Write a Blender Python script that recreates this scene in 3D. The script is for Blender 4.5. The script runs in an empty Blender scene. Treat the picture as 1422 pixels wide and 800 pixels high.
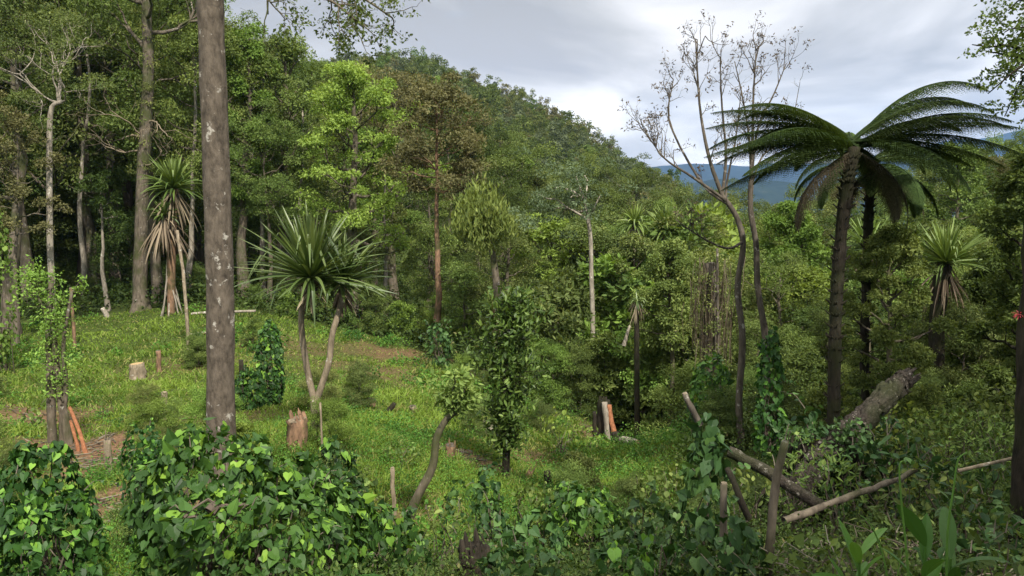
import bpy, math, random
import numpy as np
from math import radians, sin, cos, pi

S = bpy.context.scene
COL = S.collection
# ------------------------------------------------------------------ camera
F = 1107.0; PITCH = radians(7.0); CZ = 8.0
cam = bpy.data.cameras.new("camera"); camo = bpy.data.objects.new("camera", cam); COL.objects.link(camo)
camo.location = (0, 0, CZ); camo.rotation_euler = (radians(90) - PITCH, 0, 0)
cam.sensor_width = 36; cam.lens = 36 * F / 1422; cam.clip_start = 0.1; cam.clip_end = 40000
S.camera = camo
# ------------------------------------------------------------------ sky, sun, exposure
SUN_EL = 46.0; SUN_AZ = 157.0          # azimuth clockwise from +Y (view direction): behind the camera, to the right
W = bpy.data.worlds.new("World"); S.world = W; W.use_nodes = True
nt = W.node_tree; N = nt.nodes; Lk = nt.links
for n in list(N): N.remove(n)
out = N.new("ShaderNodeOutputWorld"); bg = N.new("ShaderNodeBackground"); bg.inputs[1].default_value = 0.1
sky = N.new("ShaderNodeTexSky"); sky.sky_type = 'NISHITA'; sky.sun_disc = False
sky.sun_elevation = radians(SUN_EL); sky.sun_rotation = radians(SUN_AZ); sky.air_density = 1.0; sky.dust_density = 0.6
tc = N.new("ShaderNodeTexCoord"); sep = N.new("ShaderNodeSeparateXYZ"); Lk.new(tc.outputs['Generated'], sep.inputs[0])
def wm(op, a, b, c=None):
    m = N.new("ShaderNodeMath"); m.operation = op
    for i, v in enumerate((a, b, c)):
        if v is None: continue
        if hasattr(v, 'is_output'): Lk.new(v, m.inputs[i])
        else: m.inputs[i].default_value = v
    return m.outputs[0]
def ramp(nodes, links, src, stops, interp='LINEAR'):
    r = nodes.new("ShaderNodeValToRGB"); r.color_ramp.interpolation = interp
    el = r.color_ramp.elements
    while len(el) < len(stops): el.new(0.5)
    for e, (p, c) in zip(el, stops): e.position = p; e.color = (c[0], c[1], c[2], 1) if len(c) == 3 else c
    links.new(src, r.inputs[0]); return r.outputs[0]
zz = wm('MAXIMUM', sep.outputs[2], 0.0); zd = wm('ADD', zz, 0.22)
cx = wm('DIVIDE', sep.outputs[0], zd); cy = wm('DIVIDE', sep.outputs[1], zd)
cmb = N.new("ShaderNodeCombineXYZ"); Lk.new(cx, cmb.inputs[0]); Lk.new(cy, cmb.inputs[1]); cmb.inputs[2].default_value = 3.7
n1 = N.new("ShaderNodeTexNoise"); n1.inputs['Scale'].default_value = 1.0; n1.inputs['Detail'].default_value = 7; n1.inputs['Roughness'].default_value = 0.5; n1.inputs['Distortion'].default_value = 0.7
Lk.new(cmb.outputs[0], n1.inputs['Vector'])
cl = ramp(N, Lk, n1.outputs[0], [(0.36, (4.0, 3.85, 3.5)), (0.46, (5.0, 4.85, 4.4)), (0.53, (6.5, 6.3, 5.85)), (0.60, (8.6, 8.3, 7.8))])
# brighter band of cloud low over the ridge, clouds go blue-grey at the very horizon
hz = ramp(N, Lk, sep.outputs[2], [(0.0, (1.0, 1.03, 1.1)), (0.03, (1.25, 1.25, 1.25)), (0.08, (1.5, 1.46, 1.38)), (0.14, (1.02, 1.0, .98)), (0.23, (.80, .80, .80)), (0.42, (1.1, 1.1, 1.1)), (0.62, (1.7, 1.7, 1.65))])  # unseen overhead cloud is brightened to add fill light
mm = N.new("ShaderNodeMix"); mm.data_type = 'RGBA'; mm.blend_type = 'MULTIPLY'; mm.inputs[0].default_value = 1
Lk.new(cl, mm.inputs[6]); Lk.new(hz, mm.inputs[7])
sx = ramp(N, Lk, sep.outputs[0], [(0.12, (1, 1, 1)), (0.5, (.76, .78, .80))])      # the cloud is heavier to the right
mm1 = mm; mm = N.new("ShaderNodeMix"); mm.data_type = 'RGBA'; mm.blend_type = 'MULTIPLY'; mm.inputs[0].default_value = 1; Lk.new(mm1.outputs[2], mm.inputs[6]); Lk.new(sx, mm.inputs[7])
n2 = N.new("ShaderNodeTexNoise"); n2.inputs['Scale'].default_value = 0.8; n2.inputs['Detail'].default_value = 4
mp = N.new("ShaderNodeMapping"); mp.inputs['Location'].default_value = (5.3, 1.2, 0.5); Lk.new(cmb.outputs[0], mp.inputs[0]); Lk.new(mp.outputs[0], n2.inputs['Vector'])
cov = ramp(N, Lk, n2.outputs[0], [(0.22, (.5, .5, .5)), (0.30, (1, 1, 1))])
mx = N.new("ShaderNodeMix"); mx.data_type = 'RGBA'; Lk.new(cov, mx.inputs[0])
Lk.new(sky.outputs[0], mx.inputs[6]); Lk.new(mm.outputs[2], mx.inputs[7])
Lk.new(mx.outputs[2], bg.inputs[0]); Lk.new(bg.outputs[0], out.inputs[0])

sl = bpy.data.lights.new("sun", 'SUN'); sl.energy = 4.0; sl.angle = radians(1.5); sl.color = (1.0, 0.93, 0.82)
so = bpy.data.objects.new("sun", sl); COL.objects.link(so); so.location = (0, -20, 60)
so.rotation_euler = (radians(90 - SUN_EL), 0, radians(180 - SUN_AZ))
S.view_settings.view_transform = 'Standard'; S.view_settings.look = 'None'
S.view_settings.exposure = 0.86; S.view_settings.gamma = 1.0
cyc = S.cycles
cyc.max_bounces = 5; cyc.diffuse_bounces = 4; cyc.glossy_bounces = 2; cyc.transmission_bounces = 3
cyc.volume_bounces = 0; cyc.transparent_max_bounces = 4; cyc.caustics_reflective = False; cyc.caustics_refractive = False
cyc.use_denoising = True

# ------------------------------------------------------------------ pixel <-> place helpers
def at(px, py, Y):
    u = (px - 711) / F; v = (400 - py) / F
    dy = cos(PITCH) + v * sin(PITCH); dz = -sin(PITCH) + v * cos(PITCH)
    return np.array([u / dy * Y, Y, CZ + dz / dy * Y])
rng = np.random.default_rng(11)
random.seed(5)
def unit(v): return v / (np.linalg.norm(v, axis=-1, keepdims=True) + 1e-9)

# ------------------------------------------------------------------ terrain height
CT = [  # image column, image row, distance: where the ground lies
 (555,752,11),(430,614,15),(310,655,12.5),(95,618,17),(190,526,27),(20,600,18),(-150,560,20),(0,452,40),(150,436,41),(350,437,39),(470,455,41),(600,492,37),
 (540,565,23),(640,560,26),(700,655,17),(850,612,25),(915,628,25),(780,655,19),(900,690,15),(-200,455,40),
 (1000,720,12),(1160,668,13),(1080,700,11),(1400,690,10),(1040,625,16),(970,590,22),
 (700,480,46),(850,555,34),(950,520,48),(1100,560,30),(1300,560,24),(1550,560,24),(1300,450,58),(1550,400,60),(700,425,80),(900,430,90),
 (1000,400,150),(1200,410,120),(1450,330,120),(1650,300,140),(1450,300,300),(1200,345,300),
 (100,410,56),(100,350,90),(-150,330,90),(100,230,160),(-150,180,200),(250,250,150),(100,130,330),(300,140,330),(430,140,310),(540,128,310),(640,148,310),(740,193,310),(830,242,310),(890,285,310),
 (450,210,190),(600,255,190),(700,292,190),(800,325,190),(450,330,90),(600,380,80),(960,330,310),
 (500,170,470),(700,240,470),(830,330,470)]
cp = []
for px, py, Y in CT:
    p = at(px, py, Y); cp.append((p[0], p[1], p[2] - CZ))
for a in range(-180, 180, 30):
    t = radians(a)
    cp.append((1.2 * sin(t), 1.2 * cos(t), -1.75))
for a in (-60, -30, 0, 30, 60): t = radians(a); cp.append((3 * sin(t), 3 * cos(t), -2.3)); cp.append((6.2 * sin(t), 6.2 * cos(t), -3.45 if a < 20 else -3.1))
for a in (90, 130, 180, -130, -90):
    t = radians(a)
    for r, z in ((6, -1.6 if abs(a) > 100 else -2.6), (20, -1 if abs(a) > 100 else -4), (60, 0), (150, 5)): cp.append((r * sin(t), r * cos(t), z))
for a in range(-180, 180, 20):
    t = radians(a)
    for r, z in ((1000, -95), (3500, -120), (12000, -160)): cp.append((r * sin(t), r * cos(t), z))
cp = np.array(cp)
def warp(x, y):
    r = np.sqrt(x * x + y * y) + 1e-6
    th = np.arctan2(x, y)
    return np.stack([2.2 * np.sin(th), 2.2 * np.cos(th), np.log(np.maximum(r, 0.8)) * 1.0], -1), np.maximum(r, 0.8)
cw, cr = warp(cp[:, 0], cp[:, 1])
def kern(d2): return np.sqrt(d2 + 0.03)
A = kern(((cw[:, None] - cw[None]) ** 2).sum(-1)); nC = len(cw)
Af = np.zeros((nC + 1, nC + 1)); Af[:nC, :nC] = A + np.eye(nC) * -1e-3; Af[:nC, nC] = 1; Af[nC, :nC] = 1
wts = np.linalg.solve(Af, np.append(cp[:, 2] / cr, 0))
def height(x, y):
    x = np.atleast_1d(np.asarray(x, float)); y = np.atleast_1d(np.asarray(y, float)); o = np.empty(len(x))
    for i in range(0, len(x), 20000):
        q, r = warp(x[i:i + 20000], y[i:i + 20000])
        d2 = ((q[:, None] - cw[None]) ** 2).sum(-1)
        xx = x[i:i + 20000]; yy = y[i:i + 20000]
        b = 0.05 * np.sin(xx * 1.9 + yy * .7) * np.sin(yy * 1.6 - xx * .5) + 0.09 * np.sin(xx * .83 + 1) * np.sin(yy * .71)
        o[i:i + 20000] = (kern(d2) @ wts[:nC] + wts[nC]) * r + CZ + b * np.clip((r - 3) / 5, 0, 1)
    return o
def gpt(px, Y, lift=0.0):
    z = CZ - 5
    for _ in range(5):
        t = (z - CZ) / Y
        v = (t * cos(PITCH) + sin(PITCH)) / (cos(PITCH) - t * sin(PITCH))
        x = (px - 711) / F * Y / (cos(PITCH) + v * sin(PITCH))
        z = float(height(x, Y)[0])
    return np.array([x, Y, z + lift])

# ------------------------------------------------------------------ mesh helpers
class Geo:
    def __init__(s): s.V = []; s.Fc = []; s.L = []; s.n = 0
    def add(s, V, Fc, lv):
        V = np.asarray(V, float); s.V.append(V); s.Fc.append(np.asarray(Fc, int) + s.n)
        s.L.append(np.broadcast_to(np.asarray(lv, float), (len(V),)).copy()); s.n += len(V)
    def arrays(s): return np.concatenate(s.V), np.concatenate(s.Fc), np.concatenate(s.L)
def mesh_from(name, V, Fc, L, mat, smooth=False):
    me = bpy.data.meshes.new(name)
    me.vertices.add(len(V)); me.vertices.foreach_set("co", V.astype(np.float32).ravel())
    k = Fc.shape[1]
    me.loops.add(len(Fc) * k); me.loops.foreach_set("vertex_index", Fc.astype(np.int32).ravel())
    me.polygons.add(len(Fc)); me.polygons.foreach_set("loop_start", np.arange(0, len(Fc) * k, k, dtype=np.int32))
    me.polygons.foreach_set("use_smooth", np.full(len(Fc), smooth))
    me.update(calc_edges=True)
    a = me.attributes.new("lv", 'FLOAT', 'POINT'); a.data.foreach_set("value", L.astype(np.float32))
    me.materials.append(mat)
    return me
def link(name, me, parent=None, loc=None):
    o = bpy.data.objects.new(name, me); COL.objects.link(o)
    if parent is not None: o.parent = parent
    if loc is not None: o.location = tuple(loc)
    return o
def gobj(name, g, mat, parent=None, loc=None, smooth=False):
    return link(name, mesh_from(name, *g.arrays(), mat, smooth), parent, loc)
def tag(o, label, cat=None, group=None, kind=None):
    if label: o['label'] = label
    if cat: o['category'] = cat
    if group: o['group'] = group
    if kind: o['kind'] = kind
    return o
def thing(name, label, cat, loc=(0, 0, 0), rz=0, group=None):
    o = bpy.data.objects.new(name, None); COL.objects.link(o); o.location = tuple(loc); o.rotation_euler = (0, 0, rz)
    o.empty_display_size = .3
    return tag(o, label, cat, group)

# leaf templates: x across, y along, z out of the blade
T_RH = (np.array([(0,0,0),(.5,.42,.14),(0,1,-.05),(-.5,.42,.14)]), np.array([(0,1,2),(0,2,3)]))
T_OV = (np.array([(0,0,0),(.4,.25,.08),(.42,.62,.06),(0,1,-.12),(-.42,.62,.06),(-.4,.25,.08),(0,.45,-.02)]), np.array([(0,1,6),(1,2,6),(2,3,6),(3,4,6),(4,5,6),(5,0,6)]))
T_HE = (np.array([(0,0,0),(.3,-.16,.07),(.52,.08,.12),(.44,.42,.08),(.2,.74,-.02),(0,1.02,-.14),(-.2,.74,-.02),(-.44,.42,.08),(-.52,.08,.12),(-.3,-.16,.07),(0,.4,-.03)]),
        np.array([(0,1,10),(1,2,10),(2,3,10),(3,4,10),(4,5,10),(5,6,10),(6,7,10),(7,8,10),(8,9,10),(9,0,10)]))
T_GR = (np.array([(-.5,0,0),(.5,0,0),(-.36,.55,.0),(.36,.55,.0),(0,1,-.0)]), np.array([(0,1,3),(0,3,2),(2,3,4)]))
def leaves(g, P, D, Nn, Ln, Wd, lv, T=T_RH, bend=0.0):
    tv, tf = T; n = len(P)
    D = unit(D); X = unit(np.cross(D, Nn)); Z = np.cross(X, D)
    Ln = np.broadcast_to(Ln, (n,)); Wd = np.broadcast_to(Wd, (n,)); lv = np.broadcast_to(lv, (n,))
    V = P[:, None] + X[:, None] * (tv[None, :, 0:1] * Wd[:, None, None]) + D[:, None] * (tv[None, :, 1:2] * Ln[:, None, None]) + Z[:, None] * (tv[None, :, 2:3] * Wd[:, None, None])
    if bend: V[..., 2] -= (tv[None, :, 1] ** 2) * Ln[:, None] * bend
    Fc = tf[None] + (np.arange(n) * len(tv))[:, None, None]
    g.add(V.reshape(-1, 3), Fc.reshape(-1, 3), np.repeat(lv, len(tv)))
def rdir(r, n, zlo=-1.0, zhi=1.0):
    z = r.uniform(zlo, zhi, n); a = r.uniform(0, 2 * pi, n); q = np.sqrt(np.clip(1 - z * z, 0, 1))
    return np.stack([q * np.cos(a), q * np.sin(a), z], -1)
def clumps(g, r, C, R, per, Ln, Wd, flat=.82, up=.38, outw=.9, jit=.5, droop=.3, T=T_RH, zlo=-.35, tone=.12, lvoff=0.0):
    C = np.asarray(C); K = len(C); R = np.broadcast_to(R, (K,)); n = K * per
    d = rdir(r, n, zlo, 1); rr = r.uniform(.1, 1, n) ** .38
    cc = np.repeat(C, per, 0); RR = np.repeat(R, per)
    off = d * (rr * RR)[:, None]; off[:, 2] *= flat
    P = cc + off
    Nn = unit(outw * d + np.array([0, 0, up]) + jit * r.normal(size=(n, 3)))
    D = unit(.8 * d + r.normal(size=(n, 3)) * .7 + np.array([0, 0, -droop]))
    tn = np.repeat(r.normal(0, tone, K), per)
    lv = np.clip(.45 + lvoff + tn + r.normal(0, .13, n), 0, 1)
    sc = r.uniform(.7, 1.3, n)
    leaves(g, P, D, Nn, Ln * sc, Wd * sc, lv, T)
def tube(g, P, R, sides=7, lv=.5, rough=.0, r=None, cap=True, flare=0):
    P = np.asarray(P, float); n = len(P); R = np.broadcast_to(np.asarray(R, float), (n,)).copy()
    Tn = unit(np.gradient(P, axis=0)); ref = np.array([1.0, 0.13, 0.07]) if abs(Tn[0][0]) < .8 else np.array([0.1, 1.0, 0])
    a = np.arange(sides) * 2 * pi / sides
    U = unit(np.cross(Tn, ref)); Vv = np.cross(Tn, U)
    rad = np.repeat(R[:, None], sides, 1)
    if rough and r is not None:
        ph = r.normal(0, 1, sides)[None] * .6 + r.normal(0, 1, (n, sides)) * .4
        rad = rad * (1 + rough * ph)
    if flare:
        t = np.linspace(0, 1, n)[:, None]; rad = rad * (1 + flare * np.exp(-t * n / 1.2) * (1 + .5 * np.sin(3 * a + 1)[None]))
    V = P[:, None] + U[:, None] * (np.cos(a)[None, :, None] * rad[..., None]) + Vv[:, None] * (np.sin(a)[None, :, None] * rad[..., None])
    V = V.reshape(-1, 3); Fc = []
    i = np.arange(n - 1)[:, None] * sides; j = np.arange(sides)[None]; j2 = (j + 1) % sides
    q = np.stack([i + j, i + j2, i + sides + j2], -1).reshape(-1, 3); q2 = np.stack([i + j, i + sides + j2, i + sides + j], -1).reshape(-1, 3)
    Fc = [q, q2]
    if cap:
        V = np.vstack([V, P[-1:]]); c = len(V) - 1; b = (n - 1) * sides
        Fc.append(np.stack([b + j[0], b + j2[0], np.full(sides, c)], -1))
    g.add(V, np.vstack(Fc), lv)
def wob(r, p0, p1, n, amp, sag=0):
    p0 = np.asarray(p0, float); p1 = np.asarray(p1, float); t = np.linspace(0, 1, n)[:, None]
    P = p0 + (p1 - p0) * t
    nz = np.cumsum(r.normal(0, 1, (n, 3)), 0); nz -= nz[0] + (nz[-1] - nz[0]) * t
    P = P + nz * amp; P[:, 2] += sag * 4 * (t * (1 - t))[:, 0]
    return P
def spline(pts, n):
    pts = np.asarray(pts, float); m = len(pts)
    e = np.vstack([2 * pts[0] - pts[1], pts, 2 * pts[-1] - pts[-2]]); o = []
    for t in np.linspace(0, m - 1 - 1e-6, n):
        i = int(t); f = t - i; a, b, c, d = e[i:i + 4]
        o.append(.5 * (2 * b + (c - a) * f + (2 * a - 5 * b + 4 * c - d) * f * f + (3 * b - a - 3 * c + d) * f ** 3))
    return np.array(o)

# ------------------------------------------------------------------ materials
def base_mat(name):
    m = bpy.data.materials.new(name); m.use_nodes = True; t = m.node_tree
    for n in list(t.nodes): t.nodes.remove(n)
    o = t.nodes.new("ShaderNodeOutputMaterial"); return m, t.nodes, t.links, o
def leaf_mat(name, stops, trans=.34, rough=.6, spec=.18, hv=.12, tint=(1.25, 1.15, .45)):
    m, n, l, o = base_mat(name)
    at_ = n.new("ShaderNodeAttribute"); at_.attribute_name = "lv"
    c = ramp(n, l, at_.outputs['Fac'], stops)
    oi = n.new("ShaderNodeObjectInfo")
    hs = n.new("ShaderNodeHueSaturation"); l.new(c, hs.inputs['Color'])
    mr = n.new("ShaderNodeMapRange"); mr.inputs[3].default_value = 1 - hv * 1.6; mr.inputs[4].default_value = 1 + hv * 1.6; l.new(oi.outputs['Random'], mr.inputs[0]); l.new(mr.outputs[0], hs.inputs['Value'])
    m2 = n.new("ShaderNodeMath"); m2.operation = 'MULTIPLY_ADD'; l.new(oi.outputs['Random'], m2.inputs[0]); m2.inputs[1].default_value = 17.3
    m2.inputs[2].default_value = 0; fr = n.new("ShaderNodeMath"); fr.operation = 'FRACT'; l.new(m2.outputs[0], fr.inputs[0])
    mh = n.new("ShaderNodeMapRange"); mh.inputs[3].default_value = .5 - hv * .16; mh.inputs[4].default_value = .5 + hv * .12; l.new(fr.outputs[0], mh.inputs[0]); l.new(mh.outputs[0], hs.inputs['Hue'])
    p = n.new("ShaderNodeBsdfPrincipled"); l.new(hs.outputs[0], p.inputs['Base Color']); p.inputs['Roughness'].default_value = rough; p.inputs['Specular IOR Level'].default_value = spec
    if trans > 0:
        tr = n.new("ShaderNodeBsdfTranslucent"); mxx = n.new("ShaderNodeMix"); mxx.data_type = 'RGBA'; mxx.blend_type = 'MULTIPLY'; mxx.inputs[0].default_value = 1
        l.new(hs.outputs[0], mxx.inputs[6]); mxx.inputs[7].default_value = (*tint, 1); l.new(mxx.outputs[2], tr.inputs[0])
        ms = n.new("ShaderNodeMixShader"); ms.inputs[0].default_value = trans; l.new(p.outputs[0], ms.inputs[1]); l.new(tr.outputs[0], ms.inputs[2]); l.new(ms.outputs[0], o.inputs[0])
    else: l.new(p.outputs[0], o.inputs[0])
    return m
def g3(d, m, b, e=None):
    s = [(0.0, d), (.45, m), (.85, b)]
    if e: s.append((1.0, e))
    return s
M = {}
M['dark'] = leaf_mat('dark_leaves', g3((.028, .048, .012), (.070, .110, .026), (.15, .205, .055)))
M['mid'] = leaf_mat('mid_green_leaves', g3((.044, .070, .017), (.110, .168, .040), (.22, .29, .08)))
M['bright'] = leaf_mat('bright_leaves', g3((.058, .100, .016), (.145, .230, .042), (.26, .37, .08)), trans=.35)
M['olive'] = leaf_mat('olive_leaves', g3((.045, .064, .018), (.105, .145, .040), (.21, .245, .08)))
M['brown'] = leaf_mat('brownish_crown_leaves', g3((.055, .055, .022), (.125, .122, .050), (.22, .205, .09)), tint=(1.1, 1, .6))
M['grey'] = leaf_mat('greyish_leaves', g3((.045, .065, .035), (.10, .14, .07), (.21, .27, .15)))
M['red'] = leaf_mat('reddish_twig_leaves', g3((.06, .03, .02), (.13, .065, .045), (.2, .12, .08)), tint=(1.2, 1, .6))
M['vine'] = leaf_mat('vine_leaves', g3((.014, .040, .009), (.036, .095, .019), (.105, .235, .032), (.19, .35, .045)), trans=.24, rough=.5, spec=.25, hv=.06)
M['vinebig'] = leaf_mat('broad_vine_leaves', g3((.014, .038, .012), (.036, .08, .022), (.085, .16, .042)), trans=.2, rough=.5, spec=.25, hv=.06)
M['fern'] = leaf_mat('fern_pinnae', g3((.018, .032, .010), (.045, .075, .020), (.10, .15, .045)), trans=.2, rough=.7, spec=.1, hv=.08)
M['pand'] = leaf_mat('strap_leaves', g3((.022, .045, .012), (.055, .098, .024), (.14, .195, .055)), trans=.15, rough=.38, spec=.5, hv=.06)
M['pandlight'] = leaf_mat('pale_strap_leaves', g3((.03, .06, .014), (.085, .14, .03), (.19, .26, .07)), trans=.2, rough=.45, spec=.3, hv=.06)
M['deadleaf'] = leaf_mat('dead_leaves', g3((.05, .04, .028), (.15, .12, .08), (.30, .25, .17)), trans=.15, rough=.8, spec=.1, tint=(1, .9, .7))
M['grass'] = leaf_mat('grass_blades', g3((.05, .085, .013), (.115, .19, .026), (.20, .29, .045), (.28, .25, .10)), trans=.3, rough=.6, spec=.2, hv=0)
M['herb'] = leaf_mat('weed_leaves', g3((.022, .07, .012), (.06, .155, .022), (.13, .27, .04)), trans=.3, hv=0)
M['under'] = leaf_mat('undergrowth_leaves', g3((.020, .034, .010), (.048, .082, .018), (.11, .165, .038), (.22, .18, .08)), hv=0)
M['sap'] = leaf_mat('glossy_sapling_leaves', g3((.02, .05, .010), (.06, .125, .022), (.16, .26, .06)), trans=.25, rough=.45, spec=.3)
M['twig'] = leaf_mat('twigs', g3((.05, .04, .03), (.12, .10, .075), (.2, .18, .14)), trans=0, rough=.9)
M['ginger'] = leaf_mat('broad_green_leaves', g3((.035, .085, .018), (.08, .17, .032), (.14, .27, .055)), trans=.3, rough=.35, hv=.05)

def bark_mat(name, dark, mid, lich, moss=None, scale=6.0, lichamt=.62, stretch=.25, bump=.6, ring=0):
    m, n, l, o = base_mat(name)
    tcx = n.new("ShaderNodeTexCoord"); mpp = n.new("ShaderNodeMapping"); mpp.inputs['Scale'].default_value = (1, 1, stretch); l.new(tcx.outputs['Object'], mpp.inputs[0])
    a = n.new("ShaderNodeTexNoise"); a.inputs['Scale'].default_value = scale * 2.2; a.inputs['Detail'].default_value = 6; a.inputs['Roughness'].default_value = .65; l.new(mpp.outputs[0], a.inputs['Vector'])
    c1 = ramp(n, l, a.outputs[0], [(.3, dark), (.62, mid)])
    b = n.new("ShaderNodeTexNoise"); b.inputs['Scale'].default_value = scale; b.inputs['Detail'].default_value = 5; b.inputs['Roughness'].default_value = .7; l.new(tcx.outputs['Object'], b.inputs['Vector'])
    f = ramp(n, l, b.outputs[0], [(lichamt, (0, 0, 0)), (lichamt + .05, (1, 1, 1))])
    mi = n.new("ShaderNodeMix"); mi.data_type = 'RGBA'; l.new(f, mi.inputs[0]); l.new(c1, mi.inputs[6]); mi.inputs[7].default_value = (*lich, 1); col = mi.outputs[2]
    if moss:
        c = n.new("ShaderNodeTexNoise"); c.inputs['Scale'].default_value = 1.6; c.inputs['Detail'].default_value = 6; l.new(tcx.outputs['Object'], c.inputs['Vector'])
        f2 = ramp(n, l, c.outputs[0], [(.46, (0, 0, 0)), (.62, (.85, .85, .85))])
        mi2 = n.new("ShaderNodeMix"); mi2.data_type = 'RGBA'; l.new(f2, mi2.inputs[0]); l.new(col, mi2.inputs[6]); mi2.inputs[7].default_value = (*moss, 1); col = mi2.outputs[2]
    p = n.new("ShaderNodeBsdfPrincipled"); l.new(col, p.inputs['Base Color']); p.inputs['Roughness'].default_value = .9; p.inputs['Specular IOR Level'].default_value = .15
    bp = n.new("ShaderNodeBump"); bp.inputs['Strength'].default_value = bump; bp.inputs['Distance'].default_value = .03; l.new(a.outputs[0], bp.inputs['Height']); l.new(bp.outputs[0], p.inputs['Normal'])
    l.new(p.outputs[0], o.inputs[0]); return m
M['bark'] = bark_mat('grey_brown_bark', (.045, .037, .028), (.15, .125, .095), (.30, .29, .25), (.05, .06, .02))
M['bigbark'] = bark_mat('lichen_spotted_bark', (.038, .031, .024), (.125, .103, .080), (.33, .31, .27), None, scale=4.6, lichamt=.60, stretch=.5, bump=1)
M['greybark'] = bark_mat('dry_grey_wood', (.03, .026, .02), (.115, .098, .078), (.27, .25, .22), None, lichamt=.6)
M['palebark'] = bark_mat('pale_bark', (.11, .095, .075), (.32, .285, .23), (.5, .48, .42), None, scale=5, lichamt=.6)
M['redbark'] = bark_mat('reddish_brown_bark', (.06, .04, .028), (.26, .16, .10), (.36, .32, .26), (.05, .055, .02), lichamt=.66)
M['darkbark'] = bark_mat('dark_mossy_bark', (.010, .009, .007), (.038, .031, .023), (.07, .062, .045), (.022, .026, .010), lichamt=.7, scale=9, bump=1)
M['deadbark'] = bark_mat('weathered_dead_bark', (.012, .010, .008), (.065, .054, .044), (.26, .235, .21), (.035, .04, .018), lichamt=.585, scale=13, bump=1, stretch=.8)
M['polewood'] = bark_mat('weathered_pole_wood', (.09, .075, .05), (.26, .21, .15), (.40, .37, .31), None, lichamt=.6)
M['cutwood'] = bark_mat('fresh_cut_wood', (.25, .17, .08), (.45, .33, .18), (.5, .42, .28), None, scale=12, lichamt=.7, bump=.2)
M['orangewood'] = bark_mat('orange_split_wood', (.12, .05, .025), (.30, .13, .065), (.35, .22, .12), None, scale=10, lichamt=.7, bump=.3)
# ------------------------------------------------------------------ the ground: one sheet to the horizon
def inpoly(x, y, poly):
    c = np.zeros(len(x), bool); n = len(poly); j = n - 1
    for i in range(n):
        xi, yi = poly[i]; xj, yj = poly[j]
        c ^= ((yi > y) != (yj > y)) & (x < (xj - xi) * (y - yi) / (yj - yi + 1e-12) + xi); j = i
    return c
CLEAR = [gpt(a, b)[:2] for a, b in ((-250, 17), (-250, 39), (0, 40), (150, 41.5), (350, 40), (500, 41), (600, 37.5), (650, 30), (760, 27), (930, 28), (975, 21), (945, 13), (800, 10), (600, 8.2), (300, 6.5), (-100, 7))]
SOIL = [(gpt(60, 20), 1.8, .7), (gpt(115, 16.5), 1.7, 1.0), (gpt(160, 15), 1.7, .9), (gpt(550, 35.5), 2.6, .55), (gpt(900, 25.2), 2.2, .9), (gpt(645, 17.5), .9, .7), (gpt(270, 29), 2.6, .25), (gpt(520, 30), 3.0, .35), (gpt(300, 18), 2, .3), (gpt(720, 20), 2.0, .35), (gpt(180, 11), 1.2, .8), (gpt(600, 12.5), 1.4, .4), (gpt(400, 33), 3, .3)]
def soilness(x, y):
    s = np.zeros(len(x))
    for p, r, a in SOIL:
        d = np.hypot(x - p[0], y - p[1]) / r + .35 * np.sin(x * 2.3 + y) * np.sin(y * 1.9 - x * .6) + .15 * np.sin(x * 7.1) * np.sin(y * 6.3)
        s = np.maximum(s, a * np.clip(1.25 - d, 0, 1) * 1.6)
    return np.clip(s, 0, 1)
na, nr = 720, 260
fa = np.linspace(-1, 1, na + 1)[:-1]; ang = fa * pi * (0.35 + .65 * np.abs(fa) ** 2)     # finer in front
rad = np.concatenate([[0.0], np.exp(np.linspace(math.log(.7), math.log(8000), nr - 1))])
RR, AA = np.meshgrid(rad, ang, indexing='ij'); GX = (RR * np.sin(AA)).ravel(); GY = (RR * np.cos(AA)).ravel()
GZ = height(GX, GY)
i = np.arange(nr - 1)[:, None] * na; j = np.arange(na)[None]; j2 = (j + 1) % na
fq = np.stack([(i + j), (i + j2), (i + na + j2), (i + na + j)], -1).reshape(-1, 4)[:, ::-1]
m, n, l, o = base_mat("earth_and_moss")
a_ = n.new("ShaderNodeAttribute"); a_.attribute_name = "lv"
gc = n.new("ShaderNodeNewGeometry")
t1 = n.new("ShaderNodeTexNoise"); t1.inputs['Scale'].default_value = 1.4; t1.inputs['Detail'].default_value = 8; t1.inputs['Roughness'].default_value = .7; l.new(gc.outputs['Position'], t1.inputs['Vector'])
t2 = n.new("ShaderNodeTexNoise"); t2.inputs['Scale'].default_value = 14; t2.inputs['Detail'].default_value = 5; l.new(gc.outputs['Position'], t2.inputs['Vector'])
gcol = ramp(n, l, t1.outputs[0], [(.35, (.03, .04, .012)), (.55, (.055, .08, .018)), (.72, (.09, .09, .035))])
scol = ramp(n, l, t2.outputs[0], [(.3, (.07, .04, .024)), (.55, (.16, .095, .055)), (.75, (.27, .18, .11))])
mxg = n.new("ShaderNodeMix"); mxg.data_type = 'RGBA'; l.new(a_.outputs['Fac'], mxg.inputs[0]); l.new(gcol, mxg.inputs[6]); l.new(scol, mxg.inputs[7])
pg = n.new("ShaderNodeBsdfPrincipled"); l.new(mxg.outputs[2], pg.inputs['Base Color']); pg.inputs['Roughness'].default_value = .95; pg.inputs['Specular IOR Level'].default_value = .1
bpn = n.new("ShaderNodeBump"); bpn.inputs['Strength'].default_value = .7; bpn.inputs['Distance'].default_value = .06; l.new(t2.outputs[0], bpn.inputs['Height']); l.new(bpn.outputs[0], pg.inputs['Normal']); l.new(pg.outputs[0], o.inputs[0])
ground = link("ground", mesh_from("ground", np.stack([GX, GY, GZ], -1), fq, soilness(GX, GY), m, True)); tag(ground, None, None, None, "structure")

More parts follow.
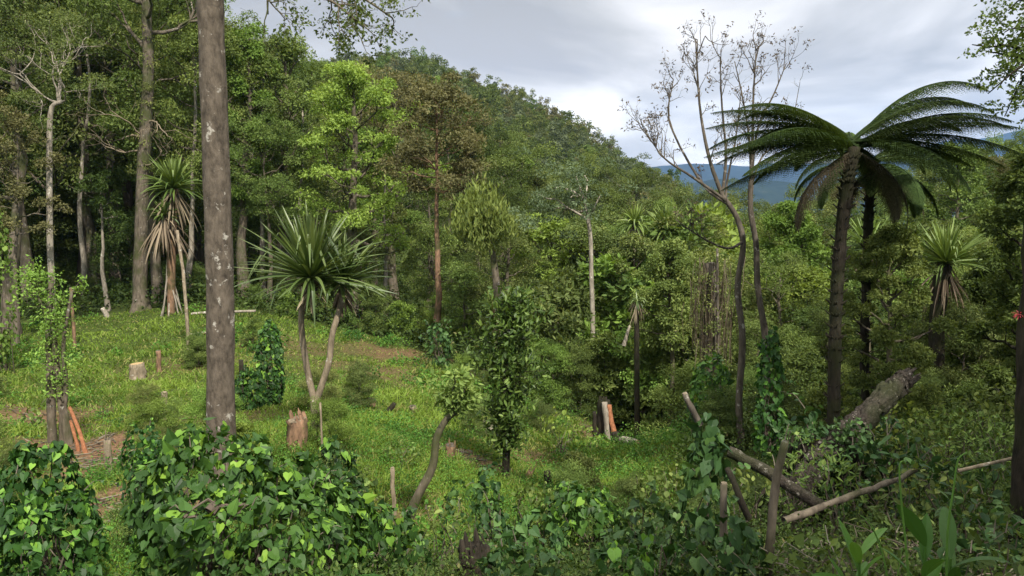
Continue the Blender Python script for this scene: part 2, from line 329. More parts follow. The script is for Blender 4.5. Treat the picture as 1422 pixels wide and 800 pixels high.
# ------------------------------------------------------------------ far mountains beyond the valley
def hill_mat(name, stops, sc):
    m, n, l, o = base_mat(name)
    g_ = n.new("ShaderNodeNewGeometry"); t = n.new("ShaderNodeTexNoise"); t.inputs['Scale'].default_value = sc; t.inputs['Detail'].default_value = 7; t.inputs['Roughness'].default_value = .7
    l.new(g_.outputs['Position'], t.inputs['Vector']); c = ramp(n, l, t.outputs[0], stops)
    d = n.new("ShaderNodeBsdfDiffuse"); l.new(c, d.inputs[0]); l.new(d.outputs[0], o.inputs[0]); return m
def ridge(name, prof, Y, depth, base, mat, r, amp, lump):
    nx, ny = 340, 48
    pr = np.array([at(a, b, Y) for a, b in prof]); xs = np.linspace(pr[0, 0], pr[-1, 0], nx)
    top = np.interp(xs, pr[:, 0], pr[:, 2])
    for k in range(1, 8): top = top + amp / k ** 1.2 * np.sin(xs / (Y * .06) * k * 1.7 + r.uniform(0, 6))
    ys = np.linspace(0, 1, ny); pf = np.sin(np.clip(ys, 0, 1) * pi) ** .8
    X, Yy = np.meshgrid(xs, Y + (ys - .5) * depth, indexing='ij')
    gul = np.zeros_like(X)
    for k in range(1, 7): gul += lump / k * np.sin(X / (Y * .03) * k + r.uniform(0, 6) + 1.5 * np.sin(Yy / depth * 5 * k)) * np.sin(pi * ys)[None] ** .5
    Z = base + (top[:, None] - base) * pf[None] + gul * (1 - pf[None])
    i = np.arange(nx - 1)[:, None] * ny; j = np.arange(ny - 1)[None]
    fq = np.stack([i + j, i + ny + j, i + ny + j + 1, i + j + 1], -1).reshape(-1, 4)
    ob = link(name, mesh_from(name, np.stack([X, Yy, Z], -1).reshape(-1, 3), fq, np.zeros(nx * ny), mat, True))
    return tag(ob, None, None, None, "structure")
hm = hill_mat("far_forest_cover", [(.3, (.010, .018, .010)), (.6, (.022, .034, .016)), (.75, (.06, .066, .034))], .02)
hm2 = hill_mat("middle_forest_cover", [(.3, (.02, .04, .015)), (.55, (.05, .075, .025)), (.75, (.12, .13, .06))], .05)
rr_ = np.random.default_rng(3)
ridge("far_hill", [(300, 236), (700, 236), (860, 233), (900, 230), (960, 229), (1020, 232), (1100, 226), (1200, 222), (1270, 205), (1320, 196), (1380, 188), (1440, 176), (1560, 165), (1800, 170)], 6500, 3000, -230, hm, rr_, 12, 90)
ridge("valley_hill", [(300, 262), (830, 262), (900, 252), (930, 256), (1000, 246), (1080, 252), (1140, 262), (1200, 268), (1300, 252), (1400, 240), (1500, 235), (1700, 240)], 3300, 1500, -170, hm, rr_, 8, 50)
ridge("near_valley_hill", [(700, 244), (800, 236), (860, 240), (925, 258), (965, 280), (1010, 300), (1080, 312), (1200, 320), (1500, 310)], 1150, 500, -120, hm2, rr_, 3, 10)

# ------------------------------------------------------------------ haze over the valley
hb = bpy.data.meshes.new("haze")
x0, x1, y0, y1, z0, z1 = -8300, 8300, -8300, 8300, -260, 820
vv = [(x, y, z) for x in (x0, x1) for y in (y0, y1) for z in (z0, z1)]
hb.from_pydata(vv, [], [(0, 1, 3, 2), (4, 6, 7, 5), (0, 4, 5, 1), (2, 3, 7, 6), (0, 2, 6, 4), (1, 5, 7, 3)]); hb.update()
m, n, l, o = base_mat("valley_haze"); pv = n.new("ShaderNodeVolumePrincipled"); pv.inputs['Color'].default_value = (.28, .50, 1.0, 1); pv.inputs['Density'].default_value = 0.00009; pv.inputs['Anisotropy'].default_value = .2
l.new(pv.outputs[0], o.inputs['Volume']); hb.materials.append(m); tag(link("haze", hb), None, None, None, "stuff")

# ------------------------------------------------------------------ generic broadleaf trees
def prof_f(kind, t):
    if kind == 'round': return math.sqrt(max(.06, 1 - (1.7 * t - .75) ** 2)) if t < 1 else .3
    if kind == 'umbrella': return .45 + .75 * t if t < .75 else 1.02 - 1.6 * (t - .75)
    if kind == 'cone': return 1.05 - .85 * t
    if kind == 'column': return .75 + .25 * sin(t * pi)
    return 1
def skeleton(r, g, H, r0, cb, R, nl=13, kind='round', wig=.02, sub=5, lean=(0, 0), crc=.17, elo=.15, ehi=1.15, sides=7, flare=.6, limb_lv=.4, gnarl=.05, off=(0, 0)):
    P = wob(r, (0, 0, -.3), (lean[0], lean[1], H * .94), 12, H * wig / 3)
    q = np.linspace(0, 1, 12)
    tube(g, P, r0 * (1 - .82 * q ** 1.1) + .01, sides + 2, limb_lv, .06, r, flare=flare)
    C = []; CR = []
    for i in range(nl):
        t = (i + r.uniform(.1, .9)) / nl; h = cb + (H * .95 - cb) * t
        az = i * 2.4 + r.uniform(-.5, .5); L = R * prof_f(kind, t) * r.uniform(.7, 1.2)
        el = elo + (ehi - elo) * t ** 1.3 + r.uniform(-.2, .2)
        k = np.clip(h / (H * .94), 0, 1); p0 = np.array([np.interp(k, q, P[:, a]) for a in range(3)])
        p1 = p0 + L * np.array([cos(az) * cos(el), sin(az) * cos(el), sin(el)])
        lp = wob(r, p0, p1, 7, L * gnarl, -.06 * L)
        rb = r0 * (1 - .82 * k) * .5 + .012
        tube(g, lp, rb * np.linspace(1, .25, 7), sides - 2, limb_lv)
        for s in range(sub):
            u = r.uniform(.35, 1) if s else 1.0
            a0 = np.array([np.interp(u * 6, np.arange(7), lp[:, a]) for a in range(3)])
            d = unit(unit(p1 - p0) * .8 + r.normal(0, .75, 3) + [0, 0, .25]); l2 = L * r.uniform(.15, .4)
            a1 = a0 + d * l2
            if s: tube(g, wob(r, a0, a1, 4, l2 * .08), rb * .35 * np.linspace(1, .4, 4), 4, limb_lv)
            C.append(a1 if s else a0); CR.append(R * crc * r.uniform(.7, 1.5))
    return np.array(C), np.array(CR), P
def tree_arrays(seed, H, R, cb, kind, per=110, ls=.14, r0=None, **kw):
    r = np.random.default_rng(seed); gt = Geo(); gl = Geo()
    fl = {k: kw.pop(k) for k in ('flat', 'up', 'outw', 'jit', 'droop', 'T', 'zlo', 'tone', 'lvoff', 'asp') if k in kw}; asp = fl.pop('asp', .5)
    C, CR, P = skeleton(r, gt, H, r0 or H * .018, cb, R, kind=kind, **kw)
    clumps(gl, r, C, CR, per, ls, ls * asp, **fl)
    return gt, gl
def tree_thing(name, label, cat, base, gt, gl, bark, leaf, group=None, rz=0):
    t = thing(name, label, cat, base, rz, group)
    gobj('trunk', gt, M[bark], t, smooth=True); gobj('crown', gl, M[leaf], t)
    return t
# prototypes, unit-ish sizes: H about 10
PROTO = {}
specs = {
 'round':   dict(seed=21, H=10, R=3.0, cb=3.6, kind='round', nl=16, sub=6, per=210, ls=.125),
 'round2':  dict(seed=22, H=10, R=2.6, cb=2.6, kind='round', nl=18, sub=6, per=210, ls=.115, crc=.2),
 'umbrella':dict(seed=23, H=10, R=3.6, cb=5.6, kind='umbrella', nl=14, sub=7, per=210, ls=.115, crc=.16, flat=.6, ehi=.9),
 'column':  dict(seed=24, H=10, R=1.9, cb=1.6, kind='column', nl=22, sub=5, per=200, ls=.12, crc=.26),
 'cone':    dict(seed=25, H=10, R=2.8, cb=1.8, kind='cone', nl=20, sub=6, per=190, ls=.115, crc=.18),
 'loose':   dict(seed=26, H=10, R=3.2, cb=3.2, kind='round', nl=13, sub=5, per=130, ls=.12, crc=.16, flat=.7, gnarl=.1),
 'bigleaf': dict(seed=28, H=10, R=2.8, cb=2.8, kind='round', nl=17, sub=6, per=80, ls=.24, crc=.19, T=T_OV, asp=.42, jit=.8),
 'leafy':   dict(seed=29, H=4, R=1.9, cb=.3, kind='column', nl=16, sub=6, per=56, ls=.26, crc=.26, r0=.05, flare=.1, T=T_OV, asp=.42, droop=-.2, jit=.8),
 'feather': dict(seed=30, H=4, R=2.3, cb=.4, kind='umbrella', nl=16, sub=6, per=190, ls=.16, crc=.22, r0=.05, flare=.1, asp=.26, droop=.9, flat=.7, jit=.9),
 'bush':    dict(seed=27, H=4, R=2.4, cb=.3, kind='round', nl=16, sub=6, per=200, ls=.12, crc=.24, r0=.06, flare=.1),
}
for k, s in specs.items():
    gt, gl = tree_arrays(**s); PROTO[k] = (gt.arrays(), gl.arrays(), s['H'])
_mc = {}
def proto_meshes(kind, leaf, bark):
    for key, a, mt in (((kind, 't', bark), PROTO[kind][0], bark), ((kind, 'l', leaf), PROTO[kind][1], leaf)):
        if key not in _mc: _mc[key] = mesh_from(('trunk' if key[1] == 't' else 'crown'), *a, M[mt], key[1] == 't')
    return _mc[(kind, 't', bark)], _mc[(kind, 'l', leaf)]
BK = ('bush', 'leafy', 'feather')
TW = {'dark': 'dark green', 'mid': 'mid green', 'bright': 'bright green', 'olive': 'olive green', 'brown': 'brownish', 'grey': 'grey green', 'red': 'reddish'}
KW = {'round': 'round-crowned', 'round2': 'densely rounded', 'umbrella': 'flat-crowned', 'column': 'columnar', 'cone': 'pointed', 'loose': 'open-crowned', 'bush': 'low bushy', 'leafy': 'large-leaved', 'feather': 'feathery', 'bigleaf': 'broad-leaved'}
LM = [(20, 'the far left mossy tree'), (120, 'the slender pale trunk'), (215, 'the twisted mossy tree'), (300, 'the thick lichened trunk'), (385, 'the ivy column'), (440, 'the forked screw palm'),
      (500, 'the bright green tree'), (605, 'the brown crowned tree'), (690, 'the sleeved tree'), (760, 'the broad leafy sapling'), (822, 'the white trunk'), (900, 'the twin screw palms'), (965, 'the vine draped snag'),
      (1035, 'the bare pale trees'), (1110, 'the bright round tree'), (1165, 'the tree fern trunk'), (1230, 'the smaller tree fern'), (1310, 'the shaggy screw palm'), (1400, 'the dark tree at right')]
_seen = {}
def place_tree(kind, leaf, px, Y, top_py, wide=1.0, bark='bark', region='in the forest'):
    p = gpt(px, Y, -.1); H = at(px, top_py, Y)[2] - p[2]
    if H < 1: H = 1.0
    s = H / PROTO[kind][2]
    mt, ml = proto_meshes(kind, leaf, bark)
    lm = min(LM, key=lambda q: abs(q[0] - px))
    depth = 'just behind' if Y < 40 else ('well behind' if Y < 58 else ('far behind' if Y < 80 else 'high on the slope behind'))
    lab = f"{TW[leaf]} {KW[kind]} {'shrub' if kind in BK else 'tree'} {depth} {lm[1]}"
    grp = None
    t = thing('shrub' if kind in BK else 'forest_tree', lab, 'shrub' if kind in BK else 'tree', p, random.uniform(0, 6.28), f"{TW[leaf]} {KW[kind]} {'shrubs' if kind in BK else 'trees'} of the forest behind the clearing")
    t.scale = (s * wide * random.uniform(.92, 1.08), s * wide * random.uniform(.92, 1.08), s)
    link('trunk', mt, t); link('crown', ml, t)
    return t
pick = lambda d: random.choices(list(d), list(d.values()))[0]
def band(Y, step, tops, kinds, leafs, wide=1.0, jy=3.0, jt=18, jx=.35):
    tx = [a for a, b in tops]; ty = [b for a, b in tops]; px = tx[0]
    while px < tx[-1]:
        q = px + random.uniform(-jx, jx) * step
        place_tree(pick(kinds), pick(leafs), q, Y + random.uniform(-jy, jy), float(np.interp(q, tx, ty)) + random.uniform(-jt, jt), wide * random.uniform(.85, 1.2))
        px += step
mix1 = {'dark': 4, 'mid': 4, 'olive': 3, 'grey': 1}
band(47, 62, [(-70, -110), (100, -60), (180, 10), (290, 50), (340, 190), (430, 250), (520, 350)], {'round': 2, 'umbrella': 2, 'round2': 2, 'loose': 1}, {'dark': 3, 'mid': 3, 'olive': 2}, 1.0)
band(56, 60, [(-70, -170), (150, -130), (320, 60), (400, 125), (480, 165), (560, 215), (640, 270), (760, 310), (860, 330)], {'round': 3, 'umbrella': 1, 'round2': 3, 'column': 1}, {'dark': 3, 'mid': 4, 'olive': 2, 'bright': 1})
band(70, 52, [(-70, -170), (150, -80), (250, 25), (300, 80), (430, 125), (520, 150), (620, 175), (700, 235), (800, 265), (900, 290), (1000, 318)], {'round': 3, 'umbrella': 2, 'round2': 3, 'loose': 2}, {'dark': 2, 'mid': 3, 'olive': 4, 'brown': 1, 'grey': 1})
band(98, 50, [(330, 80), (450, 105), (550, 140), (650, 200), (750, 240), (850, 262), (1000, 305), (1040, 300)], {'round': 3, 'umbrella': 2, 'round2': 3, 'loose': 1}, {'dark': 2, 'mid': 3, 'olive': 4, 'grey': 1}, jy=8)
# low dark understorey under the tall trees on the left, and bushes along the edge of the clearing
band(45, 60, [(-60, 380), (150, 395), (330, 380), (420, 370), (530, 380)], {'bush': 3, 'round2': 1}, {'dark': 4, 'mid': 1}, 1.1, jy=1.5)
band(50, 60, [(-60, 330), (150, 340), (330, 330), (530, 330)], {'bush': 3, 'round2': 1}, {'dark': 4, 'mid': 1}, 1.1, jy=1.5)
band(62, 50, [(-70, 300), (150, 310), (330, 330)], {'bush': 3, 'round2': 1}, {'dark': 4, 'mid': 1}, 1.3, jy=2)
band(75, 50, [(-90, 240), (150, 250), (330, 290)], {'round2': 3}, {'dark': 4, 'mid': 1}, 1.3, jy=2)
band(41.5, 42, [(310, 425), (420, 410), (520, 420), (600, 445), (660, 450)], {'bush': 1, 'leafy': 2, 'feather': 1}, {'mid': 2, 'olive': 1, 'bright': 1}, 1.0, jy=1, jt=8)
band(39, 45, [(610, 450), (700, 410), (760, 375), (880, 360), (980, 375)], {'bigleaf': 2, 'leafy': 1, 'round2': 2, 'column': 1}, {'mid': 3, 'bright': 1, 'olive': 2}, 1.1, jy=2)
band(45, 50, [(600, 310), (700, 315), (800, 300), (980, 325)], {'round': 1, 'round2': 1, 'bigleaf': 2, 'loose': 1}, {'mid': 3, 'bright': 1, 'dark': 1, 'olive': 2}, 1.05, jy=2)
band(33, 44, [(680, 485), (760, 440), (830, 415), (980, 410)], {'leafy': 3, 'bush': 1, 'bigleaf': 1, 'feather': 1}, {'mid': 4, 'bright': 2, 'olive': 2}, 1.1, jy=1.5, jt=12)
band(29, 42, [(640, 540), (700, 520), (800, 500), (880, 490), (990, 450)], {'leafy': 3, 'feather': 2, 'bush': 1}, {'mid': 3, 'bright': 2, 'olive': 1}, 1.0, jy=.8, jt=12)
# right side
band(25, 55, [(965, 520), (1060, 500), (1180, 480), (1300, 500), (1460, 430)], {'bush': 3, 'round2': 1}, {'mid': 2, 'dark': 3}, 1.1, jy=1.5)
band(21, 60, [(990, 560), (1120, 520), (1230, 560), (1340, 480), (1460, 420)], {'bush': 1, 'leafy': 2, 'feather': 1, 'bigleaf': 1}, {'mid': 3, 'dark': 2, 'olive': 1}, 1.1, jy=1.2, jt=22)
band(24, 48, [(1060, 470), (1180, 440), (1290, 440), (1460, 330)], {'bigleaf': 2, 'column': 2, 'round2': 1}, {'mid': 2, 'dark': 3}, 1.25, jy=1.2, jt=26)
band(28, 52, [(960, 450), (1030, 400), (1160, 390), (1300, 405), (1460, 320)], {'round2': 1, 'bigleaf': 3, 'loose': 1, 'column': 1}, {'mid': 3, 'bright': 1, 'dark': 1, 'olive': 1}, 1.2, jy=1.5, jt=30)
band(38, 52, [(600, 400), (680, 345), (760, 315), (880, 325), (1000, 350), (1100, 350), (1300, 350), (1460, 280)], {'round': 1, 'round2': 2, 'loose': 1, 'bigleaf': 3}, {'mid': 3, 'bright': 1, 'olive': 2, 'grey': .6}, 1.15, jy=2, jt=26)
band(17, 62, [(1010, 600), (1120, 575), (1230, 600), (1380, 560), (1460, 540)], {'feather': 2, 'leafy': 2, 'bush': 1}, {'mid': 2, 'dark': 3}, 1.1, jy=1.0, jt=10)
band(33, 58, [(960, 400), (1030, 360), (1160, 345), (1230, 325), (1330, 350), (1460, 270)], {'round2': 1, 'bigleaf': 3, 'loose': 1}, {'dark': 2, 'mid': 4}, 1.1, jy=2)
band(45, 62, [(880, 410), (1000, 340), (1100, 310), (1200, 315), (1300, 310), (1470, 230)], {'round2': 2, 'round': 3, 'umbrella': 1}, {'dark': 2, 'mid': 4, 'olive': 1, 'bright': .6}, 1.1)
band(62, 56, [(880, 325), (960, 298), (1040, 285), (1200, 275), (1300, 250), (1470, 215)], {'round2': 2, 'round': 2, 'loose': 2, 'umbrella': 1}, {'olive': 3, 'mid': 4, 'dark': 1, 'brown': .3})
band(92, 50, [(960, 305), (1100, 295), (1250, 262), (1340, 222), (1470, 205)], {'round': 3, 'umbrella': 2, 'loose': 1}, {'olive': 3, 'mid': 3, 'dark': 1, 'brown': .4}, jy=8)

# ------------------------------------------------------------------ trees of the hillside
HP = {}
for q, (sd, kd, R) in enumerate(((31, 'round', 4.4), (32, 'umbrella', 5.0), (33, 'round', 3.7), (34, 'loose', 4.0))):
    gt, gl = tree_arrays(sd, 12, R, 4.5 if kd != 'umbrella' else 7.5, kd, per=34, ls=.50, nl=11, sub=4, crc=.2, sides=5, flat=.7, asp=.7, tone=.15)
    HP[q] = (gt.arrays(), gl.arrays()); PROTO['h%d' % q] = (HP[q][0], HP[q][1], 12)
hr = np.random.default_rng(77); hill = []
Yh = 112.0
while Yh < 345:
    X = (330 - 711) / F * Yh
    while X < (950 - 711) / F * Yh:
        x = X + hr.uniform(-1.6, 1.6); y = Yh + hr.uniform(-2.5, 2.5)
        hill.append((x, y)); X += 4.5
    Yh += 5.6 if Yh < 250 else 5.0
hill = np.array(hill); hz_ = height(hill[:, 0], hill[:, 1])
vis = (hz_ - CZ + 13) / hill[:, 1]      # elevation tangent of tree tops; keep those not far behind the crest
pxh = 711 + F * hill[:, 0] / hill[:, 1]
order = np.argsort(hill[:, 1])
colmax = {}; keep = []
for k in order:
    b = int(pxh[k] // 14); e = (hz_[k] + 12 - CZ) / hill[k, 1]
    if e > colmax.get(b, -9) - .012: keep.append(k)
    colmax[b] = max(colmax.get(b, -9), e)
keep = np.array(keep); print("hill trees", len(keep))
hill_leaf = {'dark': 6, 'olive': 2.4, 'grey': 2.6, 'mid': .4, 'brown': 1.3}
ind = sorted(keep, key=lambda k: hill[k, 1])
NIND = 90
crest = [k for k in keep if vis[k] > max(vis[q] for q in keep if abs(pxh[q] - pxh[k]) < 9) - .003 and hill[k, 1] > 200][:60]
indset = set(ind[:NIND]) | set(crest)
stuff = {k: [] for k in hill_leaf}
def hname(px): return min(LM, key=lambda q: abs(q[0] - px))[1]
for k in keep:
    lf = pick(hill_leaf); q = int(hr.integers(0, 4)); s = hr.uniform(.62, 1.0); sz = s * hr.uniform(.8, 1.25)
    if k in crest: sz *= hr.uniform(1.0, 1.25)
    if k in indset:
        mt, ml = proto_meshes('h%d' % q, lf, 'bark')
        if k in crest: lab = f"{TW[lf]} tree on the skyline crest, above {hname(pxh[k])}"
        else: lab = f"{TW[lf]} tree low on the hillside above {hname(pxh[k])}"
        t = thing('hillside_tree', lab, 'tree', (hill[k, 0], hill[k, 1], hz_[k] - .3), hr.uniform(0, 6.28), f"{TW[lf]} trees of the wooded hillside"); t.scale = (s, s, sz)
        link('trunk', mt, t); link('crown', ml, t)
    else: stuff[lf].append((hill[k, 0], hill[k, 1], hz_[k] - .3, hr.uniform(0, 6.28), s, sz, q))
for lf, lst in stuff.items():
    g = Geo()
    for x, y, z, a, s, sz, q in lst:
        for part in (1, 0):
            V, Fc, L = HP[q][part]
            c, sn = cos(a), sin(a); Vn = np.stack([(V[:, 0] * c - V[:, 1] * sn) * s + x, (V[:, 0] * sn + V[:, 1] * c) * s + y, V[:, 2] * sz + z], -1)
            g.add(Vn, Fc, L)
    if lst: tag(gobj('hillside_wood', g, M[lf]), f"{TW[lf]} tree crowns of the dense wood covering the far hillside", "wood", None, "stuff")
# ------------------------------------------------------------------ undergrowth and grass
CL = np.array(CLEAR)
def scatter(r, n, r0, r1, th=40, inside=None, pw=1.0):
    t = np.radians(r.uniform(-th, th, n)); q = np.exp(r.uniform(math.log(r0), math.log(r1), n))
    x = q * np.sin(t); y = q * np.cos(t)
    if inside is not None:
        ip = inpoly(x, y, CLEAR); k = ip if inside else ~ip; x, y, q = x[k], y[k], q[k]
    return x, y, height(x, y), q
r = np.random.default_rng(101)
g = Geo()
x, y, z, q = scatter(r, 7500, 2.6, 120, 40, False); x2, y2, z2, q2 = scatter(r, 2600, 2.6, 40, 75, False); k_ = np.abs(np.arctan2(x2, y2)) > radians(40); x, y, z, q = [np.concatenate([v, w[k_]]) for v, w in ((x, x2), (y, y2), (z, z2), (q, q2))]
# stay low right in front of the lens
R = np.where(q < 5, r.uniform(.12, .28, len(q)), r.uniform(.25, .75, len(q))) * np.clip(q / 14, .8, 2.2)
ls = np.clip(q * .0036, .04, .3)
for lo, hi in ((0, 8), (8, 16), (16, 32), (32, 200)):
    k = (q >= lo) & (q < hi)
    if k.sum(): clumps(g, r, np.stack([x, y, z + R * .35], -1)[k], R[k], 75, float(ls[k].mean()), float(ls[k].mean()) * .55, flat=.8, up=.8, tone=.16)
# arching thin stems and ferny straps among them
tag(gobj('undergrowth', g, M['under']), "tangled leafy undergrowth covering the forest floor around the clearing", "undergrowth", None, "stuff")
# grass
x, y, z, q = scatter(r, 330000, 7, 46, 40, True)
so_ = soilness(x, y)
pat = .5 + .62 * np.sin(x * .9 + 1.3 * np.sin(y * .7)) * np.sin(y * .8 + np.sin(x * 1.1)) + r.normal(0, .1, len(x))
tall = np.clip(.5 + .5 * np.sin(x * 2.7 + y * 1.1) * np.sin(y * 2.3 - x * .9) + .3 * np.sin(x * .5 + 2) , 0, 1.2)
k = r.uniform(0, 1, len(x)) > so_ * .93
x, y, z, q, pat, tall, so_ = [v[k] for v in (x, y, z, q, pat, tall, so_)]
n_ = len(x); print("blades", n_)
D = np.stack([r.normal(0, .55, n_), r.normal(0, .55, n_), np.ones(n_)], -1)
Nn = r.normal(size=(n_, 3)); Nn[:, 2] = .35
L_ = (.13 + .22 * tall) * r.uniform(.6, 1.35, n_) * (1 - .5 * so_)
dry = (r.uniform(0, 1, n_) < .035 + .25 * so_ + .16 * np.clip(1 - pat, 0, 1))
lv = np.where(dry, r.uniform(.9, 1, n_), np.clip(.18 + .5 * pat + r.normal(0, .14, n_), 0, .86))
g = Geo(); leaves(g, np.stack([x, y, z - .02], -1), D, Nn, L_, np.clip(q * .0013, .012, .05), lv, T_GR, bend=.35)
tag(gobj('grass', g, M['grass']), "lush green grass covering the clearing", "grass", None, "stuff")
x, y, z, q = scatter(r, 6500, 7, 44, 40, True)
pk = np.sin(x * .55 + 2) * np.sin(y * .5 + x * .21) + r.normal(0, .45, len(x)) + np.clip((20 - q) / 14, -.3, .8) + np.where(np.abs(x) > 0, np.clip((x + 4) / 12, -.3, .5), 0)
k = (pk > .15) & (soilness(x, y) < .45); x, y, z, q = x[k], y[k], z[k], q[k]
g = Geo()
for lo, hi in ((0, 11), (11, 18), (18, 28), (28, 60)):
    k = (q >= lo) & (q < hi); R = r.uniform(.12, .34, k.sum()) * (1 + lo / 40) * np.where(r.random(k.sum()) < .2, 1.7, 1)
    s_ = max(.035, .0028 * (lo + hi) * .5)
    clumps(g, r, np.stack([x, y, z + .08], -1)[k], R, 60, s_, s_ * .6, flat=.9, up=.9, tone=.2)
tag(gobj('weeds', g, M['herb']), "leafy green weeds and low creepers spread through the grass", "weeds", None, "stuff")
# tall tufts
x, y, z, q = scatter(r, 1500, 7.5, 42, 40, True); k = (soilness(x, y) < .5) & (np.sin(x * .7 + 4) * np.sin(y * .6 + 1) + r.normal(0, .5, len(x)) > 0); x, y, z, q = x[k], y[k], z[k], q[k]
n_ = len(x) * 34; P = np.repeat(np.stack([x, y, z - .02], -1), 34, 0) + r.normal(0, .09, (n_, 3)) * [1, 1, 0]; hgt = np.repeat(r.uniform(.25, .62, len(x)), 34) * r.uniform(.5, 1.2, n_)
g = Geo(); leaves(g, P, np.stack([r.normal(0, .35, n_), r.normal(0, .35, n_), np.ones(n_)], -1), r.normal(size=(n_, 3)) + [0, 0, .3], hgt, np.clip(np.repeat(q, 34) * .0011, .010, .04), np.clip(np.repeat(r.normal(.5, .2, len(x)), 34) + r.normal(0, .1, n_), 0, .97), T_GR, bend=.5)
tag(gobj('tall_grass', g, M['grass']), "tall tufts of grass standing above the shorter grass of the clearing", "grass", None, "stuff")
# fallen twigs and chips on the bare soil
g = Geo()
for p, rr, a in SOIL:
    if a < .6: continue
    for _ in range(70):
        b = rng.normal(0, rr * .5, 2); xx, yy = p[0] + b[0], p[1] + b[1]; zz_ = float(height(xx, yy)[0])
        t = rng.uniform(0, 6.28); L = rng.uniform(.1, .5)
        p0 = np.array([xx, yy, zz_ + .02]); p1 = p0 + [L * cos(t), L * sin(t), 0]; p1[2] = float(height(p1[0], p1[1])[0]) + rng.uniform(.01, .08)
        tube(g, wob(rng, p0, p1, 4, .01), np.array([.012, .012, .01, .006]), 4, rng.uniform(0, 1))
tag(gobj('litter', g, M['twig']), "scattered twigs and wood chips on the bare soil", "twigs", None, "stuff")

# ------------------------------------------------------------------ builders for single plants
def strap(g, p0, d, L, Wd, segs=8, bend=.6, lv=.5, fold=.3, prof=None, roll=0, kink=None, lx=None):
    d = unit(np.asarray(d, float)); p = np.asarray(p0, float).copy(); V = []
    side0 = np.cross(d, [0, 0, 1.0]); side0 = unit(side0) if np.linalg.norm(side0) > .05 else np.array([1.0, 0, 0])
    st = L / segs
    for i in range(segs + 1):
        t = i / segs
        w = Wd * (prof(t) if prof else min(1, .55 + 2.5 * t) * (1 - t ** 3) + .02)
        nrm = np.cross(side0, d); s2 = side0 * cos(roll) + nrm * sin(roll)
        n2 = np.cross(s2, d)
        V += [p - s2 * w * .5 + n2 * fold * w * .5, p, p + s2 * w * .5 + n2 * fold * w * .5]
        b = bend / segs * (.4 + 1.3 * t)
        if kink and abs(t - kink) < .5 / segs: b += 1.6
        d = unit(d + np.array([0, 0, -1]) * b); p = p + d * st
    Fc = []
    for i in range(segs):
        a = i * 3; Fc += [(a, a + 1, a + 4), (a, a + 4, a + 3), (a + 1, a + 2, a + 5), (a + 1, a + 5, a + 4)]
    g.add(V, Fc, lv)
def pand_head(r, c, n, L, Wd, lo=-.3, hi=1.45, bend=.5, tiltv=(0, 0), gl=None, axis=None):
    for i in range(n):
        t = (i + .5) / n; el = lo + (hi - lo) * t ** .8 + r.normal(0, .1); az = i * 2.39996 + r.normal(0, .15)
        d = np.array([cos(az) * cos(el) + tiltv[0], sin(az) * cos(el) + tiltv[1], sin(el)])
        ll = L * r.uniform(.75, 1.12) * (.82 if el > 1.2 else 1)
        strap(gl, c + unit(d) * .05, d, ll, Wd * r.uniform(.8, 1.15), 9, bend * r.uniform(.2, 2.4) * max(.15, cos(el)), np.clip(.42 + .3 * t + r.normal(0, .12), 0, 1), .4, kink=(r.uniform(.5, .75) if r.random() < .13 else None), roll=r.normal(0, .35))
def dead_skirt(r, g, c, n, L, Wd, spread=.5, drop=.0):
    for i in range(n):
        az = r.uniform(0, 6.28); d = np.array([cos(az) * spread, sin(az) * spread, -.7 + r.normal(0, .2)])
        strap(g, c + [cos(az) * .06, sin(az) * .06, -r.uniform(0, drop) if drop else 0], d, L * r.uniform(.5, 1.1), Wd, 6, r.uniform(.4, 1.2), r.uniform(0, 1), .5, roll=r.normal(0, .6))
def craggy(g, P, R, r, sides=40, amp=.19, fine=.07):
    n = len(P); Tn = unit(np.gradient(P, axis=0)); U = unit(np.cross(Tn, [1, .13, .07])); Vv = np.cross(Tn, U)
    a = (np.arange(sides) * 2 * pi / sides)[None]; t = np.linspace(0, 1, n)[:, None]
    m = 1 + amp * (.6 * np.sin(3 * a + 4 * t + 1) + .5 * np.sin(7 * a - 5 * t + 3 * np.sin(9 * t)) + .4 * np.sin(13 * a + 7 * np.sin(6 * t)) * np.sin(17 * t + 2 * a) + .5 * np.sin(11 * t + 2 * np.sin(a)))
    m = m + r.normal(0, fine, (n, sides)); rad = R[:, None] * m
    V = P[:, None] + U[:, None] * (np.cos(a)[0][None, :, None] * rad[..., None]) + Vv[:, None] * (np.sin(a)[0][None, :, None] * rad[..., None]); V = np.vstack([V.reshape(-1, 3), P[-1:] - Tn[-1:] * R[-1]])
    i = np.arange(n - 1)[:, None] * sides; j = np.arange(sides)[None]; j2 = (j + 1) % sides
    q = np.stack([i + j, i + j2, i + sides + j2], -1).reshape(-1, 3); q2 = np.stack([i + j, i + sides + j2, i + sides + j], -1).reshape(-1, 3); b = (n - 1) * sides
    g.add(V, np.vstack([q, q2, np.stack([b + j[0], b + j2[0], np.full(sides, len(V) - 1)], -1)]), .5)
def path3(pts):   # pts: (px, py, Y)
    return np.array([at(*p) for p in pts])
